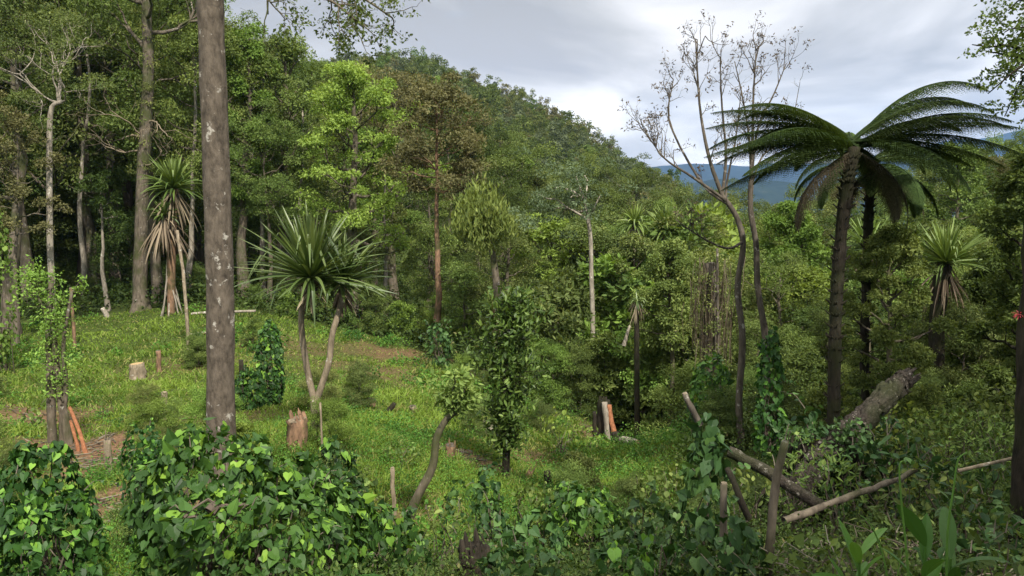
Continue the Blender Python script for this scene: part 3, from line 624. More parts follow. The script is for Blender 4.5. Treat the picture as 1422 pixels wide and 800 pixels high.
def wood(name, label, cat, pts, r0, r1, bark, n=14, rough=.12, sides=9, cut=None, group=None, flare=0, seed=0, jag=0):
    r = np.random.default_rng(seed + 900); P = spline(pts, n); mid = P[0].copy(); P = P - mid; nz = np.cumsum(r.normal(0, 1, (n, 3)), 0); nz -= nz[0] + (nz[-1] - nz[0]) * np.linspace(0, 1, n)[:, None]; P = P + nz * min(r0, .06) * .16
    t = thing(name, label, cat, mid, 0, group); g = Geo()
    R = np.linspace(r0, r1, n) * (1 + rough * .5 * r.normal(0, 1, n))
    if sides > 30: craggy(g, P, np.linspace(r0, r1, n), r, sides)
    else: tube(g, P, R, sides, .5, rough, r, flare=flare)
    if jag:
        d = unit(P[-1] - P[-2])
        for k in range(jag):
            a = unit(r.normal(size=3)); a -= d * a.dot(d); a = unit(a) * r1 * .75
            b = P[-1] + a; tube(g, np.array([b - d * .1, b + d * r.uniform(.0, .12), b + d * r.uniform(.06, .17)]), np.array([r1 * .28, r1 * .16, .004]), 5, .5)
    gobj('bark', g, M[bark], t, smooth=True)
    if cut:
        d = unit(P[-1] - P[-2]); g2 = Geo(); tube(g2, np.array([P[-1] - d * .01, P[-1] + d * .012]), np.array([R[-1] * .93, R[-1] * .88]), 12, .5)
        gobj('cut_face', g2, M[cut], t)
    return t
def post(name, label, cat, px, Y, top, rad, bark, lean=(0, 0), cut='cutwood', group=None, seed=0, jag=0, rough=.1, sides=9, flare=.25):
    b = gpt(px, Y, -.15); z = at(px, top, Y)[2]
    if not .2 < z - b[2] < 3: print('POST', label, z - b[2]); z = max(z, b[2] + .35)
    e = np.array([b[0] + lean[0], b[1] + lean[1], z])
    return wood(name, label, cat, [b, (b + e) / 2 + [.01, .01, 0], e], rad, rad * .9, bark, 8, rough, sides, cut, group, flare, seed, jag)
def vines(name, label, lobes, lsz, n_per_m2, leaf='vine', T=T_HE, seed=1, depth=.22, group=None, cat='bush', dropf=.9, lvoff=0, core=True, asp=.92):
    """lobes: (px, Y, top_py, width_px, optional bottom lift) - ellipsoid-like columns standing on the ground"""
    r = np.random.default_rng(seed + 300); E = []
    for lb in lobes:
        px, Y, top, wd = lb[:4]; b = gpt(px, Y); zt = at(px, top, Y)[2]; zb = b[2] + (lb[4] if len(lb) > 4 else -.05)
        rx = wd / F * Y / 2
        if zt < b[2] + .4: print('LOW', label, zt - b[2]); zt = b[2] + .4
        E.append((b[0], b[1], (zt + zb) / 2, rx, rx * (lb[5] if len(lb) > 5 else .9), (zt - zb) / 2))
    E = np.array(E); base = np.array([E[:, 0].mean(), E[:, 1].mean(), gpt(lobes[0][0], lobes[0][1])[2]])
    t = thing(name, label, cat, base, 0, group); g = Geo(); gs = Geo()
    for e in E:
        c = e[:3]; rd = e[3:]
        area = 4 * pi * ((rd[0] * rd[1]) ** 1.6 / 3 + (rd[0] * rd[2]) ** 1.6 / 3 + (rd[1] * rd[2]) ** 1.6 / 3) ** (1 / 1.6); n = int(area * n_per_m2)
        d = rdir(r, n); p5 = np.sign(d) * np.abs(d) ** .8; d5 = unit(p5)
        lump = 1 + .10 * np.sin(d[:, 0] * 7 + e[0] * 5) * np.sin(d[:, 2] * 6 + e[1]) + .06 * np.sin(d[:, 1] * 13 + d[:, 2] * 11)
        P = c + d5 * rd * (lump - r.uniform(0, 1, n) ** 1.6 * depth / rd.mean() * .7)[:, None]
        nn = unit(d / rd * rd.mean())
        k = P[:, 2] > height(P[:, 0], P[:, 1]) + .02
        for e2 in E:
            if e2 is e: continue
            k &= (((P - e2[:3]) / (e2[3:] * .86)) ** 2).sum(1) > 1
        P, nn = P[k], nn[k]; m_ = len(P)
        Nn = unit(nn * 1.0 + np.array([0, 0, .45]) + r.normal(0, .42, (m_, 3))); D = unit(np.array([0, 0, -dropf]) + nn * .35 + r.normal(0, .45, (m_, 3)))
        patch = np.sin(P[:, 0] * 3.1 + 1) * np.sin(P[:, 2] * 2.7 + P[:, 1] * 2) * .12
        lv = np.clip(.36 + lvoff + patch + r.normal(0, .15, m_), 0, .8); br = r.uniform(0, 1, m_) < .09 + .09 * (nn[:, 2] > .2); lv = np.where(br, r.uniform(.78, 1, m_), lv)
        sc = r.uniform(.4, 1.3, m_) * lsz
        leaves(g, P, D, Nn, sc, sc * asp, lv, T)
        for _ in range(int(area * 2.2)):             # loose shoots standing off the bush
            dd = rdir(r, 1, .0, 1)[0]; a = c + dd * rd * .95
            if any((((a - e2[:3]) / (e2[3:] * .9)) ** 2).sum() < 1 for e2 in E if e2 is not e): continue
            tipd = unit(dd * .6 + np.array([0, 0, .5]) + r.normal(0, .35, 3)); ll = r.uniform(.8, 3.2) * lsz
            sh = spline([a, a + tipd * ll * .6, a + tipd * ll + [0, 0, -ll * .3]], 6); tube(gs, sh, np.linspace(.005, .002, 6), 4, .6)
            k8 = max(3, int(ll / lsz * 2.2)); ii = r.uniform(1, 5, k8); pp = np.array([np.array([np.interp(u_, np.arange(6), sh[:, ax]) for ax in range(3)]) for u_ in ii])
            leaves(g, pp, r.normal(0, .6, (k8, 3)) + [0, 0, -.5] + dd, r.normal(0, .5, (k8, 3)) + dd + [0, 0, .5], lsz * r.uniform(.35, .8, k8), lsz * .6, np.clip(r.normal(.6, .2, k8), 0, 1), T)
        for _ in range(int(6 + area * 2)):           # stems inside
            a = c + rdir(r, 1)[0] * rd * .8; b2 = np.array([c[0] + r.normal(0, rd[0] * .4), c[1] + r.normal(0, rd[1] * .4), c[2] - rd[2]])
            tube(gs, wob(r, b2, a, 7, .04), np.linspace(.012, .004, 7), 4, r.uniform(0, .6))
        if core:
            b2 = np.array([c[0], c[1], c[2] - rd[2]]); tube(gs, wob(r, b2, b2 + [0, 0, rd[2] * .85], 6, .02), np.linspace(.05, .012, 6), 7, .2)
    for q in (g, gs):
        q.V = [v - base for v in q.V]
    gobj('leaves', g, M[leaf], t); gobj('stems', gs, M['twig'], t)
    return t
def fit_tree(name, label, cat, px, Y, top, R_px, crown_bottom, kind, bark, leaf, tr, ls, seed, per=110, group=None, basepx=None, **kw):
    b = gpt(basepx or px, Y, -.1); H = at(px, top, Y)[2] - b[2]; cb = at(px, crown_bottom, Y)[2] - b[2]; R = R_px / F * Y
    lean = ((at(px, top, Y)[0] - b[0]), 0)
    gt, gl = tree_arrays(seed, H, R, max(.3, cb), kind, per=per, ls=ls, r0=tr / F * Y, lean=lean, **kw)
    return tree_thing(name, label, cat, b, gt, gl, bark, leaf, group)
# ================================================================== single things, far to near
# ---- trees along the edge of the clearing
fit_tree('broadleaf_tree', "broad bright green tree with layered clumps of leaves, left of the brown tree", "tree", 490, 43, 105, 82, 330, 'round', 'bark', 'bright', 9, .17, 401, per=150, nl=26, sub=6, crc=.17, flat=.55, lvoff=.08)
fit_tree('broadleaf_tree', "tall mid green tree rising behind the bright green tree, top near the sky", "tree", 395, 47, 62, 62, 300, 'round', 'bark', 'mid', 9, .17, 402, per=120, nl=22, sub=6)
fit_tree('broadleaf_tree', "narrow vivid green tree just right of the thick lichened trunk", "tree", 338, 45, 40, 36, 300, 'column', 'bark', 'bright', 7, .17, 403, per=120, nl=22, sub=5, crc=.24)
fit_tree('brown_tree', "tall tree with straight bare trunk and brownish thinning crown", "tree", 606, 38, 128, 72, 268, 'round', 'redbark', 'brown', 5, .15, 404, per=90, nl=24, sub=7, crc=.15, sides=9, tone=.2, lvoff=.1)
fit_tree('brown_tree', "rust brown crowned tree behind the straight trunked brownish tree", "tree", 548, 56, 128, 72, 260, 'umbrella', 'bark', 'brown', 6, .18, 405, per=90, nl=20, sub=7, crc=.14)
fit_tree('broadleaf_tree', "rounded olive tree in front of the hillside right of the brown crown", "tree", 655, 58, 205, 36, 330, 'round', 'bark', 'olive', 4, .17, 406, per=90, nl=18)
fit_tree('broadleaf_tree', "small bright green tree at the foot of the hillside", "tree", 725, 75, 210, 26, 300, 'round', 'bark', 'bright', 3, .2, 407, per=90, nl=14)
fit_tree('broadleaf_tree', "bright green tree high on the hillside among darker crowns", "tree", 612, 170, 118, 22, 165, 'umbrella', 'palebark', 'bright', 2.2, .4, 408, per=50, nl=9, flat=.5)
fit_tree('broadleaf_tree', "green spreading tree on the hillside below the skyline", "tree", 640, 150, 150, 24, 190, 'umbrella', 'bark', 'mid', 2.2, .4, 409, per=50, nl=9, flat=.5)
# tree with upright bright leaves and a brown sleeve
b = gpt(690, 33, -.1); t = thing('sleeved_tree', "tree with upright bright leaves above a shaggy red brown sleeve on its trunk", 'tree', b)
g = Geo(); r = np.random.default_rng(41); P = spline(path3([(692, 455, 33), (690, 400, 33), (684, 350, 33), (676, 300, 33)]) - b, 14); P[0] = (0, 0, -.1)
tube(g, P, np.linspace(.2, .10, 14), 9, .5, .08, r)
for tp in ((652, 310), (672, 290), (694, 305), (665, 330)):
    q = at(tp[0], tp[1], 33) - b; tube(g, wob(r, P[9], q, 7, .05), np.linspace(.1, .04, 7), 6, .5)
gobj('trunk', g, M['bark'], t, smooth=True); g = Geo(); C = []
for _ in range(90):
    a = r.uniform(0, 6.28); q = r.random() ** .5; C.append(at(671 + 31 * q * cos(a) * (1 + .25 * sin(3 * a)), 306 + 38 * q * sin(a) * (1 + .2 * cos(4 * a)), 33 + r.normal(0, .7)) - b)
C = np.array(C); n = len(C) * 42; Pp = np.repeat(C, 42, 0) + r.normal(0, .22, (n, 3)); D = np.stack([r.normal(0, .45, n), r.normal(0, .45, n), np.ones(n)], -1)
leaves(g, Pp, D, unit(r.normal(size=(n, 3)) + [0, 0, .3]), r.uniform(.2, .38, n), .085, np.clip(r.normal(.5, .22, n), 0, 1)); gobj('crown', g, M['mid'], t)
g = Geo()
for z in np.linspace(1.0, 3.6, 46): dead_skirt(r, g, np.array([np.interp(z, P[:, 2], P[:, 0]), 0, z]), 9, .55, .05, .35)
gobj('dead_sleeve', g, M['red'], t)
# white bare trunk with grey green crown to its left
b = gpt(824, 31, -.1); t = thing('white_trunk_tree', "slim white bare trunk leaning left with a grey green crown beside its tip", 'tree', b); g = Geo(); r = np.random.default_rng(42)
P = spline(np.vstack([[b], path3([(823, 440, 31), (821, 380, 31), (820, 330, 31), (812, 278, 31)])]) - b, 16); tube(g, P, np.linspace(.10, .075, 16), 8, .5, .06, r)
ends = []
for tp in ((800, 245), (770, 262), (748, 270), (792, 275), (760, 290), (812, 240), (780, 300), (835, 270)):
    q = at(tp[0], tp[1], 31 + r.normal(0, .6)) - b; tube(g, wob(r, P[-1 - r.integers(0, 3)], q, 7, .06, .1), np.linspace(.06, .02, 7), 5, .5); ends.append(q)
    for _ in range(5): ends.append(q + r.normal(0, .55, 3))
gobj('trunk', g, M['palebark'], t, smooth=True); g = Geo(); clumps(g, r, np.array(ends), .34, 100, .13, .055, flat=.6); gobj('crown', g, M['grey'], t)

# ---- twisted mossy tree on the left, slender pale trunks
def gnarled(g, r, p0, d, L, rad, depth, tips, curl=.5, lvv=.5, up=.12, n=6):
    P = [np.array(p0, float)]; d = unit(np.array(d, float))
    for i in range(n): d = unit(d + r.normal(0, curl * .42, 3) + [0, 0, up]); P.append(P[-1] + d * L / n)
    P = np.array(P); tube(g, P, np.linspace(rad, rad * .55, n + 1), 6 if rad > .02 else 4, lvv, .05, r)
    if depth == 0: tips.append(P[-1]); return
    for k in range(r.integers(2, 4)):
        s = r.integers(max(1, n // 2), n + 1) if k else n
        dd = unit(d + r.normal(0, .62, 3)); gnarled(g, r, P[s], dd, L * r.uniform(.55, .8), rad * r.uniform(.45, .62), depth - 1, tips, curl, lvv, up, max(3, n - 1))
b = gpt(196, 41, -.1); t = thing('mossy_tree', "tall grey brown tree with twisted mossy limbs and hanging epiphytes behind the slope", 'tree', b); g = Geo(); gm = Geo(); r = np.random.default_rng(43)
P = spline(np.vstack([[b], path3([(194, 400, 41), (196, 330, 41), (198, 250, 41), (202, 180, 41), (206, 90, 41), (203, 10, 41), (212, -60, 41), (220, -150, 41)])]) - b, 30)
tube(g, P, np.interp(np.arange(30), [0, 3, 15, 29], [.46, .36, .30, .14]), 11, .5, .07, r, flare=.35)
tips = []
for i, dx, dz, L, rd in ((19, -1, .3, 2.0, .12), (20, 1, .35, 2.2, .12), (21, .9, -.05, 2.1, .1), (23, -1, .7, 2.6, .13), (24, .8, .9, 2.4, .12), (26, -.7, .9, 2.6, .12), (27, .9, .6, 2.4, .1), (22, -.9, .2, 2.6, .11)):
    gnarled(g, r, P[i], (dx, r.normal(0, .5), dz), L, rd, 3, tips, .55, .4, .16)
gobj('trunk', g, M['bark'], t, smooth=True)
g = Geo(); tt2 = []
for i, dx, dz, L in ((13, -1, .25, 1.9), (14, -1, -.25, 1.8), (15, 1, -.1, 2.0), (12, 1, -.35, 2.3), (14, -.9, .5, 1.6)):
    gnarled(g, r, P[i], (dx, -.5 + r.normal(0, .3), dz), L, .05, 3, tt2, .62, .5, 0)
gobj('bare_limbs', g, M['polewood'], t, smooth=True)
tips = np.array(tips); g = Geo(); clumps(g, r, tips, .42, 46, .13, .07, flat=.5); gobj('crown', g, M['mid'], t)
C = P[12:27][r.integers(0, 15, 46)] + r.normal(0, .28, (46, 3)); C[:, 2] += r.uniform(-.3, .3, 46); clumps(gm, r, np.array(C), .3, 60, .17, .045, flat=.9, up=.1, droop=.9); gobj('epiphytes', gm, M['olive'], t)

b = gpt(70, 34, -.1); t = thing('pale_tree', "slender pale trunked tree with thin reddish grey crown at far left", 'tree', b); g = Geo(); r = np.random.default_rng(44)
P = spline(np.vstack([[b], path3([(73, 420, 34), (70, 350, 34), (69, 260, 34), (69, 190, 34), (72, 150, 34), (86, 141, 34)])]) - b, 20); tube(g, P, np.linspace(.15, .09, 20), 9, .5, .06, r); tips = []
for dx, dz, L in ((1, .15, 1.3), (-1, .6, 1.8), (-.2, 1, 1.8), (.7, .8, 1.8), (-1, .2, 1.6), (.2, .9, 2.0)): gnarled(g, r, P[-2], (dx, r.normal(0, .4), dz), L, .045, 3, tips, .6)
gobj('trunk', g, M['palebark'], t, smooth=True); g = Geo(); clumps(g, r, np.array(tips), .45, 60, .11, .05, flat=.5); gobj('crown', g, M['olive'], t)
fit_tree('pale_tree', "thin pale bare trunk in the dark under the trees, left of the mossy tree", "tree", 138, 43, 250, 28, 300, 'loose', 'palebark', 'dark', 3.2, .15, 411, per=60, basepx=150, nl=9)
for px, Y, top, lab in ((118, 46, -60, "tall slim pale trunk between the slender pale trunk and the mossy tree"), (262, 44, -40, "slim grey trunk in shade just right of the stilted screw palm"), (365, 46, 90, "slim pale trunk right of the thick lichened trunk"), (418, 46, 120, "slim pale trunk above the forked screw palm"), (535, 45, 230, "thin pale trunk at the forest edge left of the brown crowned tree")):
    fit_tree('slim_tree', lab, 'tree', px, Y, top, 34, top + 120, 'loose', 'palebark', 'olive', 3.4, .13, int(px) + 7, per=80, nl=12)
fit_tree('broadleaf_tree', "olive leaved tree cut by the left edge of the picture", "tree", 18, 36, -30, 75, 190, 'round', 'bark', 'olive', 9, .15, 412, per=120, nl=24)
fit_tree('broadleaf_tree', "brownish twiggy tree low beside the left edge", "tree", 22, 33, 160, 48, 330, 'loose', 'bark', 'brown', 3, .12, 413, per=70, nl=16)
vines('shrub', "light green rounded shrub at the left edge of the clearing", [(-8, 27, 275, 66)], .16, 60, 'bright', T_OV, 60, .5, cat='shrub')

# ---- screw palms
def screw_palm(name, label, base, stems, heads, seed, nleaf, L, Wd, trunk_r, bark='bark', dead=26, deadL=.7, props=0, lmat='pand', **kw):
    r = np.random.default_rng(seed); t = thing(name, label, 'screw palm', base); g = Geo()
    for st, r0, r1 in stems: tube(g, spline(np.array(st) - base, 14), np.linspace(r0, r1, 14), 9, .5, .07, r)
    gobj('trunk', g, M[bark], t, smooth=True)
    if props:
        g = Geo()
        for k in range(props):
            a = k * 2.4; z = 1.0 + 2.6 * r.random(); p1 = np.array([cos(a) * (.35 + z * .12), sin(a) * .5, -.15]); tube(g, wob(r, np.array([0, 0, z]), p1, 6, .02), np.linspace(.045, .035, 6), 5, .5)
        gobj('stilt_roots', g, M['palebark'], t, smooth=True)
    for c, s in heads:
        gl = Geo(); pand_head(r, np.array(c) - base, int(nleaf * s), L * s, Wd, gl=gl, **kw); gobj('leaf_crown', gl, M[lmat], t)
        if dead:
            gd = Geo(); dead_skirt(r, gd, np.array(c) - base + [0, 0, -.02], dead, deadL, Wd * .8, .55, .35); gobj('dead_leaves', gd, M['deadleaf'], t)
    return t
b = gpt(438, 15, -.1); Y = 15
screw_palm('screw_palm', "forked screw palm with two pale stems and a great fan of dark strap leaves", b,
    [([b, at(438, 580, Y), at(437, 553, Y)], .10, .08), ([at(437, 560, Y), at(426, 510, Y), at(419, 460, Y), at(420, 425, Y), at(432, 392, 14.8)], .065, .055), ([at(438, 560, Y), at(456, 505, Y), at(461, 465, Y), at(473, 425, 15.1), at(476, 398, 15.2)], .065, .055)],
    [(at(432, 386, 14.8), 1.0), (at(474, 393, 15.3), .72)], 51, 190, 1.45, .07, .1, 'polewood', dead=30, deadL=.45, lo=-.25, hi=1.5, bend=.3)
b = gpt(238, 39, -.1)
screw_palm('screw_palm', "screw palm on stilt roots with hanging brown leaves beside the twisted mossy tree", b, [([b, at(238, 350, 39), at(240, 300, 39), at(241, 262, 39)], .2, .22)],
    [(at(241, 262, 39), 1.0), (at(228, 300, 38.6), .5)], 52, 150, 1.9, .12, .2, 'redbark', dead=70, deadL=2.2, props=9, lo=-.2, hi=1.5, bend=.6, lmat='pandlight')
b = gpt(1302, 20, -.1)
screw_palm('screw_palm', "shaggy trunked screw palm with a fan of leaves on the right", b, [([b, at(1300, 480, 20), at(1303, 420, 20), at(1310, 366, 20)], .17, .2)], [(at(1314, 366, 20), 1.0)], 53, 210, 1.2, .06, .2, 'darkbark', dead=60, deadL=1.3, lo=-.1, hi=1.5, bend=.35, lmat='pandlight')
for px, py, s, dd in ((882, 312, .8, 'left and smaller'), (925, 322, 1.0, 'right and larger')):
    b = gpt(px, 38, -.1)
    screw_palm('screw_palm', f"{dd} of the twin screw palms poking above the canopy near the valley", b, [([b, at(px - 2, 380, 38), at(px, py, 38)], .14, .14)], [(at(px, py, 38), s)], 54 + px, 120, 1.5, .10, .14, 'palebark', dead=40, deadL=1.1, lo=-.3, bend=.7, lmat='pandlight')
b = gpt(1203, 24, -.1)
screw_palm('screw_palm', "light green screw palm half hidden behind the tree fern trunk", b, [([b, at(1203, 400, 24), at(1205, 345, 24)], .14, .14)], [(at(1205, 345, 24), 1.0)], 57, 120, 1.15, .06, .14, 'bark', dead=14, deadL=.6, lo=-.1, bend=.5, lmat='pandlight')
b = gpt(885, 26, -.1)
screw_palm('screw_palm', "small drooping screw palm with a withered tuft in front of the forest", b, [([b, at(884, 480, 26), at(884, 425, 26)], .10, .08)], [(at(884, 418, 26), .5)], 58, 40, .8, .05, .14, 'darkbark', dead=40, deadL=.6, lo=-1.1, hi=1.0, bend=1.6)

# ---- right side trees
fit_tree('broadleaf_tree', "bright round leafy tree between the bare pale trees and the tree fern trunk", "tree", 1098, 30, 290, 48, 440, 'round', 'bark', 'bright', 4, .12, 421, per=150, nl=26, crc=.2)
fit_tree('broadleaf_tree', "leafy green tree behind the smaller tree fern, sunlit on top", "tree", 1238, 14.9, 322, 62, 560, 'round', 'bark', 'mid', 5, .062, 422, per=230, nl=34, crc=.17, lvoff=.08)
fit_tree('broadleaf_tree', "dark dense tree filling the right edge of the picture", "tree", 1432, 17, 215, 60, 560, 'round', 'darkbark', 'dark', 8, .09, 423, per=170, nl=34, sub=7, crc=.2)
fit_tree('broadleaf_tree', "low spreading dark tree right of the shaggy screw palm", "tree", 1368, 21, 370, 52, 560, 'round', 'darkbark', 'dark', 6, .10, 424, per=150, nl=26, crc=.2)
fit_tree('broadleaf_tree', "yellow green treetop at the right above the shaggy screw palm", "tree", 1390, 48, 238, 48, 330, 'umbrella', 'bark', 'brown', 4, .15, 425, per=90, nl=16)
fit_tree('broadleaf_tree', "rounded green treetop showing under the tree fern's right fronds", "tree", 1330, 40, 205, 40, 330, 'round', 'bark', 'mid', 4, .14, 426, per=120, nl=20, crc=.2)
fit_tree('broadleaf_tree', "olive green bushy tree hiding the stems of the left twin screw palm", "tree", 880, 33, 338, 44, 470, 'round', 'bark', 'olive', 4, .11, 428, per=140, nl=24, crc=.2)
fit_tree('broadleaf_tree', "light green bushy tree below the twin screw palms", "tree", 930, 27, 350, 50, 480, 'round', 'bark', 'mid', 4, .11, 427, per=140, nl=26, crc=.2, lvoff=.1)
b = gpt(982, 23, -.1); t = thing('vine_draped_snag', "broken dead trunk draped with hanging brown vines left of the bare trees", 'tree', b); g = Geo(); r = np.random.default_rng(61)
tube(g, spline(np.vstack([[b], path3([(988, 480, 23), (990, 420, 23), (986, 365, 23)])]) - b, 12), np.linspace(.26, .16, 12), 10, .5, .16, r); tube(g, spline(path3([(1000, 600, 22.6), (997, 480, 22.6), (996, 345, 22.6)]) - b, 12), np.linspace(.05, .03, 12), 6, .5, .1, r)
gobj('trunk', g, M['greybark'], t, smooth=True); g = Geo()
for k in range(260):
    p = at(988 + r.normal(0, 14), r.uniform(355, 470), 23 + r.normal(0, .25)) - b; tube(g, wob(r, p, p + [r.normal(0, .08), 0, -r.uniform(.5, 1.8)], 5, .03), np.linspace(.012, .006, 5), 3, r.random())
gobj('hanging_vines', g, M['deadleaf'], t)
g = Geo(); clumps(g, r, np.array([at(988 + r.normal(0, 16), r.uniform(345, 520), 23 + r.normal(0, .3)) - b for _ in range(40)]), .26, 60, .09, .04, flat=.9); gobj('creeper_leaves', g, M['olive'], t)

# ---- the two bare trees
def bare(name, label, base, main, forks, seed, Y):
    r = np.random.default_rng(seed); t = thing(name, label, 'tree', base); g = Geo(); tips = []
    P = spline(np.array(main) - base, 26); P[0, 2] -= .1; tube(g, P, np.linspace(.075, .048, 26), 9, .5, .16, r, flare=.3)
    for (s, pts, rr) in forks:
        Q = spline(np.vstack([[P[s]], np.array(pts) - base]), 14); tube(g, Q, np.linspace(rr * .72, rr * .2, 14), 7, .5, .08, r)
        for k in range(4, 14):
            for _ in range(1 if k < 9 else 2):
                if r.random() < .52:
                    d = unit(Q[min(k + 1, 13)] - Q[k - 1]) * .55 + r.normal(0, .5, 3) * [1, 1, .4] + [0, 0, .4]
                    gnarled(g, r, Q[k], d, (rr * 2.5 + .2) * r.uniform(.6, 1.2), rr * .24, 3, tips, .26, .5, .16, 4)
    gobj('trunk', g, M['greybark'], t, smooth=True)
    tips = np.array(tips); tips = tips[r.random(len(tips)) < .3]; g = Geo()
    n = len(tips) * 5; leaves(g, np.repeat(tips, 5, 0) + r.normal(0, .035, (n, 3)), r.normal(size=(n, 3)) + [0, 0, -.6], r.normal(size=(n, 3)), .07, .026, r.uniform(0, .5, n)); gobj('dead_leaves', g, M['deadleaf'], t)
Y = 16; b = gpt(1030, Y)
bare('bare_tree', "bare pale tree forking left, with fine twigs and a few brown leaves at the tips", b, [b, at(1026, 560, Y), at(1031, 470, Y), at(1024, 400, Y), at(1032, 340, Y), at(1022, 300, Y), at(1003, 272, Y)],
     [(25, [at(985, 220, Y), at(972, 150, 16.1), at(966, 55, 16.2)], .065), (25, [at(1008, 215, Y), at(1002, 140, 15.8), at(1000, 80, 15.8)], .05), (24, [at(960, 245, 15.7), at(925, 222, 15.5), at(900, 190, 15.3)], .05), (23, [at(975, 255, 16.5), at(930, 170, 16.6), at(935, 110, 16.8)], .05), (17, [at(1010, 345, 15.6), at(975, 330, 15.4), at(938, 305, 15.2)], .045), (24, [at(1010, 250, 16.3), at(1022, 190, 16.3), at(1030, 120, 16.3)], .04)], 71, Y)
Y = 17; b = gpt(1070, Y)
bare('bare_tree', "bare mossy tree standing right of the pale one, upright twiggy top", b, [b, at(1066, 560, Y), at(1063, 470, Y), at(1052, 400, Y), at(1050, 340, Y), at(1042, 290, Y), at(1043, 250, Y)],
     [(25, [at(1045, 200, Y), at(1046, 140, Y), at(1050, 70, Y)], .06), (24, [at(1052, 180, 17.2), at(1075, 130, 17.4), at(1092, 88, 17.5)], .045), (25, [at(1040, 190, 16.8), at(1030, 130, 16.7), at(1020, 85, 16.6)], .04), (24, [at(1060, 215, 17.4), at(1095, 190, 17.8), at(1108, 130, 18)], .035)], 72, Y)
vines('ivy_clad_trunk', "dark trunk wrapped in glossy ivy under the right bare tree", [(1064, 15.2, 455, 34), (1068, 15.0, 560, 48)], .11, 330, 'vine', T_HE, 62, .25, cat='tree')
vines('ivy_clad_trunk', "leafy creeper column left of the bare trees, bright heart leaves", [(985, 17.5, 495, 62), (1000, 17, 560, 60)], .11, 280, 'vine', T_HE, 63, .3, cat='tree', lvoff=.08)

# ---- tree ferns
def frond(name, parent, c, az, el, L, curl, r, droop=.5, plen=.42, lv0=.5, mat='fern', sparse=1.0):
    n = 22; p = np.array(c, float); e = el; P = [p.copy()]; h = np.array([cos(az), sin(az), 0]); az_d = r.normal(0, .12)
    for i in range(n):
        a2 = az + az_d * i / n; h = np.array([cos(a2), sin(a2), 0]); t = i / n
        e -= curl / n * (.5 + 1.1 * t); p = p + (h * cos(e) + np.array([0, 0, 1]) * sin(e)) * L / n; P.append(p.copy())
    P = np.array(P); g = Geo(); tube(g, P, np.linspace(.022, .004, n + 1), 5, .1)
    m_ = int(54 * sparse); PP = []; DD = []; NN = []; LL = []; LV = []
    for side in (-1, 1):
        for k in range(m_):
            s = .10 + .89 * (k + .5 * (side > 0)) / m_; i = s * n; i0 = int(i)
            q = P[i0] + (P[min(i0 + 1, n)] - P[i0]) * (i - i0); T_ = unit(P[min(i0 + 1, n)] - P[max(i0 - 1, 0)]); Sd = unit(np.cross(T_, [0, 0, 1.0])) * side
            lp = plen * min(1, (s / .28) ** .7) * max(.08, 1 - max(0, (s - .45) / .56) ** 1.5) * r.uniform(.85, 1.08)
            d = unit(Sd * 1.0 + T_ * (.35 + .5 * s) + np.array([0, 0, -droop + r.normal(0, .08)]))
            nn = unit(np.cross(Sd * side, T_)) ; nn = nn if nn[2] > 0 else -nn
            mp_ = 13
            for j in range(mp_):
                f = (j + .5) / mp_; w = min(lp * .16, .054) * (1 - f ** 2) + .012; pos = q + d * lp * f + np.array([0, 0, -lp * .38 * f * f])
                cr_ = unit(np.cross(d, nn))
                for sg in (-1, 1):
                    PP.append(pos); DD.append(cr_ * sg + d * .45 + r.normal(0, .08, 3)); NN.append(nn + r.normal(0, .12, 3)); LL.append(w); LV.append(lv0 + r.normal(0, .1))
            PP.append(q); DD.append(d); NN.append(nn); LL.append(lp); LV.append(.15)
    LL = np.array(LL); leaves(g, np.array(PP), np.array(DD), np.array(NN), LL, np.where(LL > .07, .010, LL * .62 + .005), np.clip(LV, 0, 1))
    gobj('frond', g, M[mat], parent)
def tree_fern(label, base, stem, r0, r1, crown, fr, seed, dead=0, plen=.42):
    r = np.random.default_rng(seed); t = thing('tree_fern', label, 'tree fern', base); g = Geo(); P = spline(np.array(stem) - base, 34)
    tube(g, P, np.linspace(r0, r1, 34) * (1 + r.normal(0, .06, 34)), 14, .5, .10, r)
    for k in range(420):     # frond stubs and root fibres on the trunk
        u = r.random() ** .8; i = int(u * 32); a = r.uniform(0, 6.28); rr = r0 + (r1 - r0) * u; q = P[i] + np.array([cos(a), sin(a), 0]) * rr * .95
        tube(g, np.array([q, q + np.array([cos(a), sin(a), .9]) * r.uniform(.03, .09)]), np.array([.016, .008]), 4, .5)
    gobj('trunk', g, M['darkbark'], t, smooth=True); c = np.array(crown) - base
    for az, el, L, cu in fr: frond(None or 'frond', t, c + [r.normal(0, .05), r.normal(0, .05), r.uniform(-.08, .06)], radians(az), radians(el), L, cu, r, plen=plen, lv0=r.uniform(.4, .62))
    for k in range(dead): frond('frond', t, c + [0, 0, -.12], radians((200, 338, 20, 222, 160, 318)[k % 6] + r.normal(0, 8)), r.uniform(-.5, -.1), L * r.uniform(.6, .8), 1.3, r, .5, .34, .45, 'deadfern', .5)
M['deadfern'] = leaf_mat('withered_fern', g3((.035, .032, .02), (.075, .066, .04), (.14, .12, .08)), trans=.15, rough=.8, spec=.1)
Y = 13; b = gpt(1158, Y, -.1)
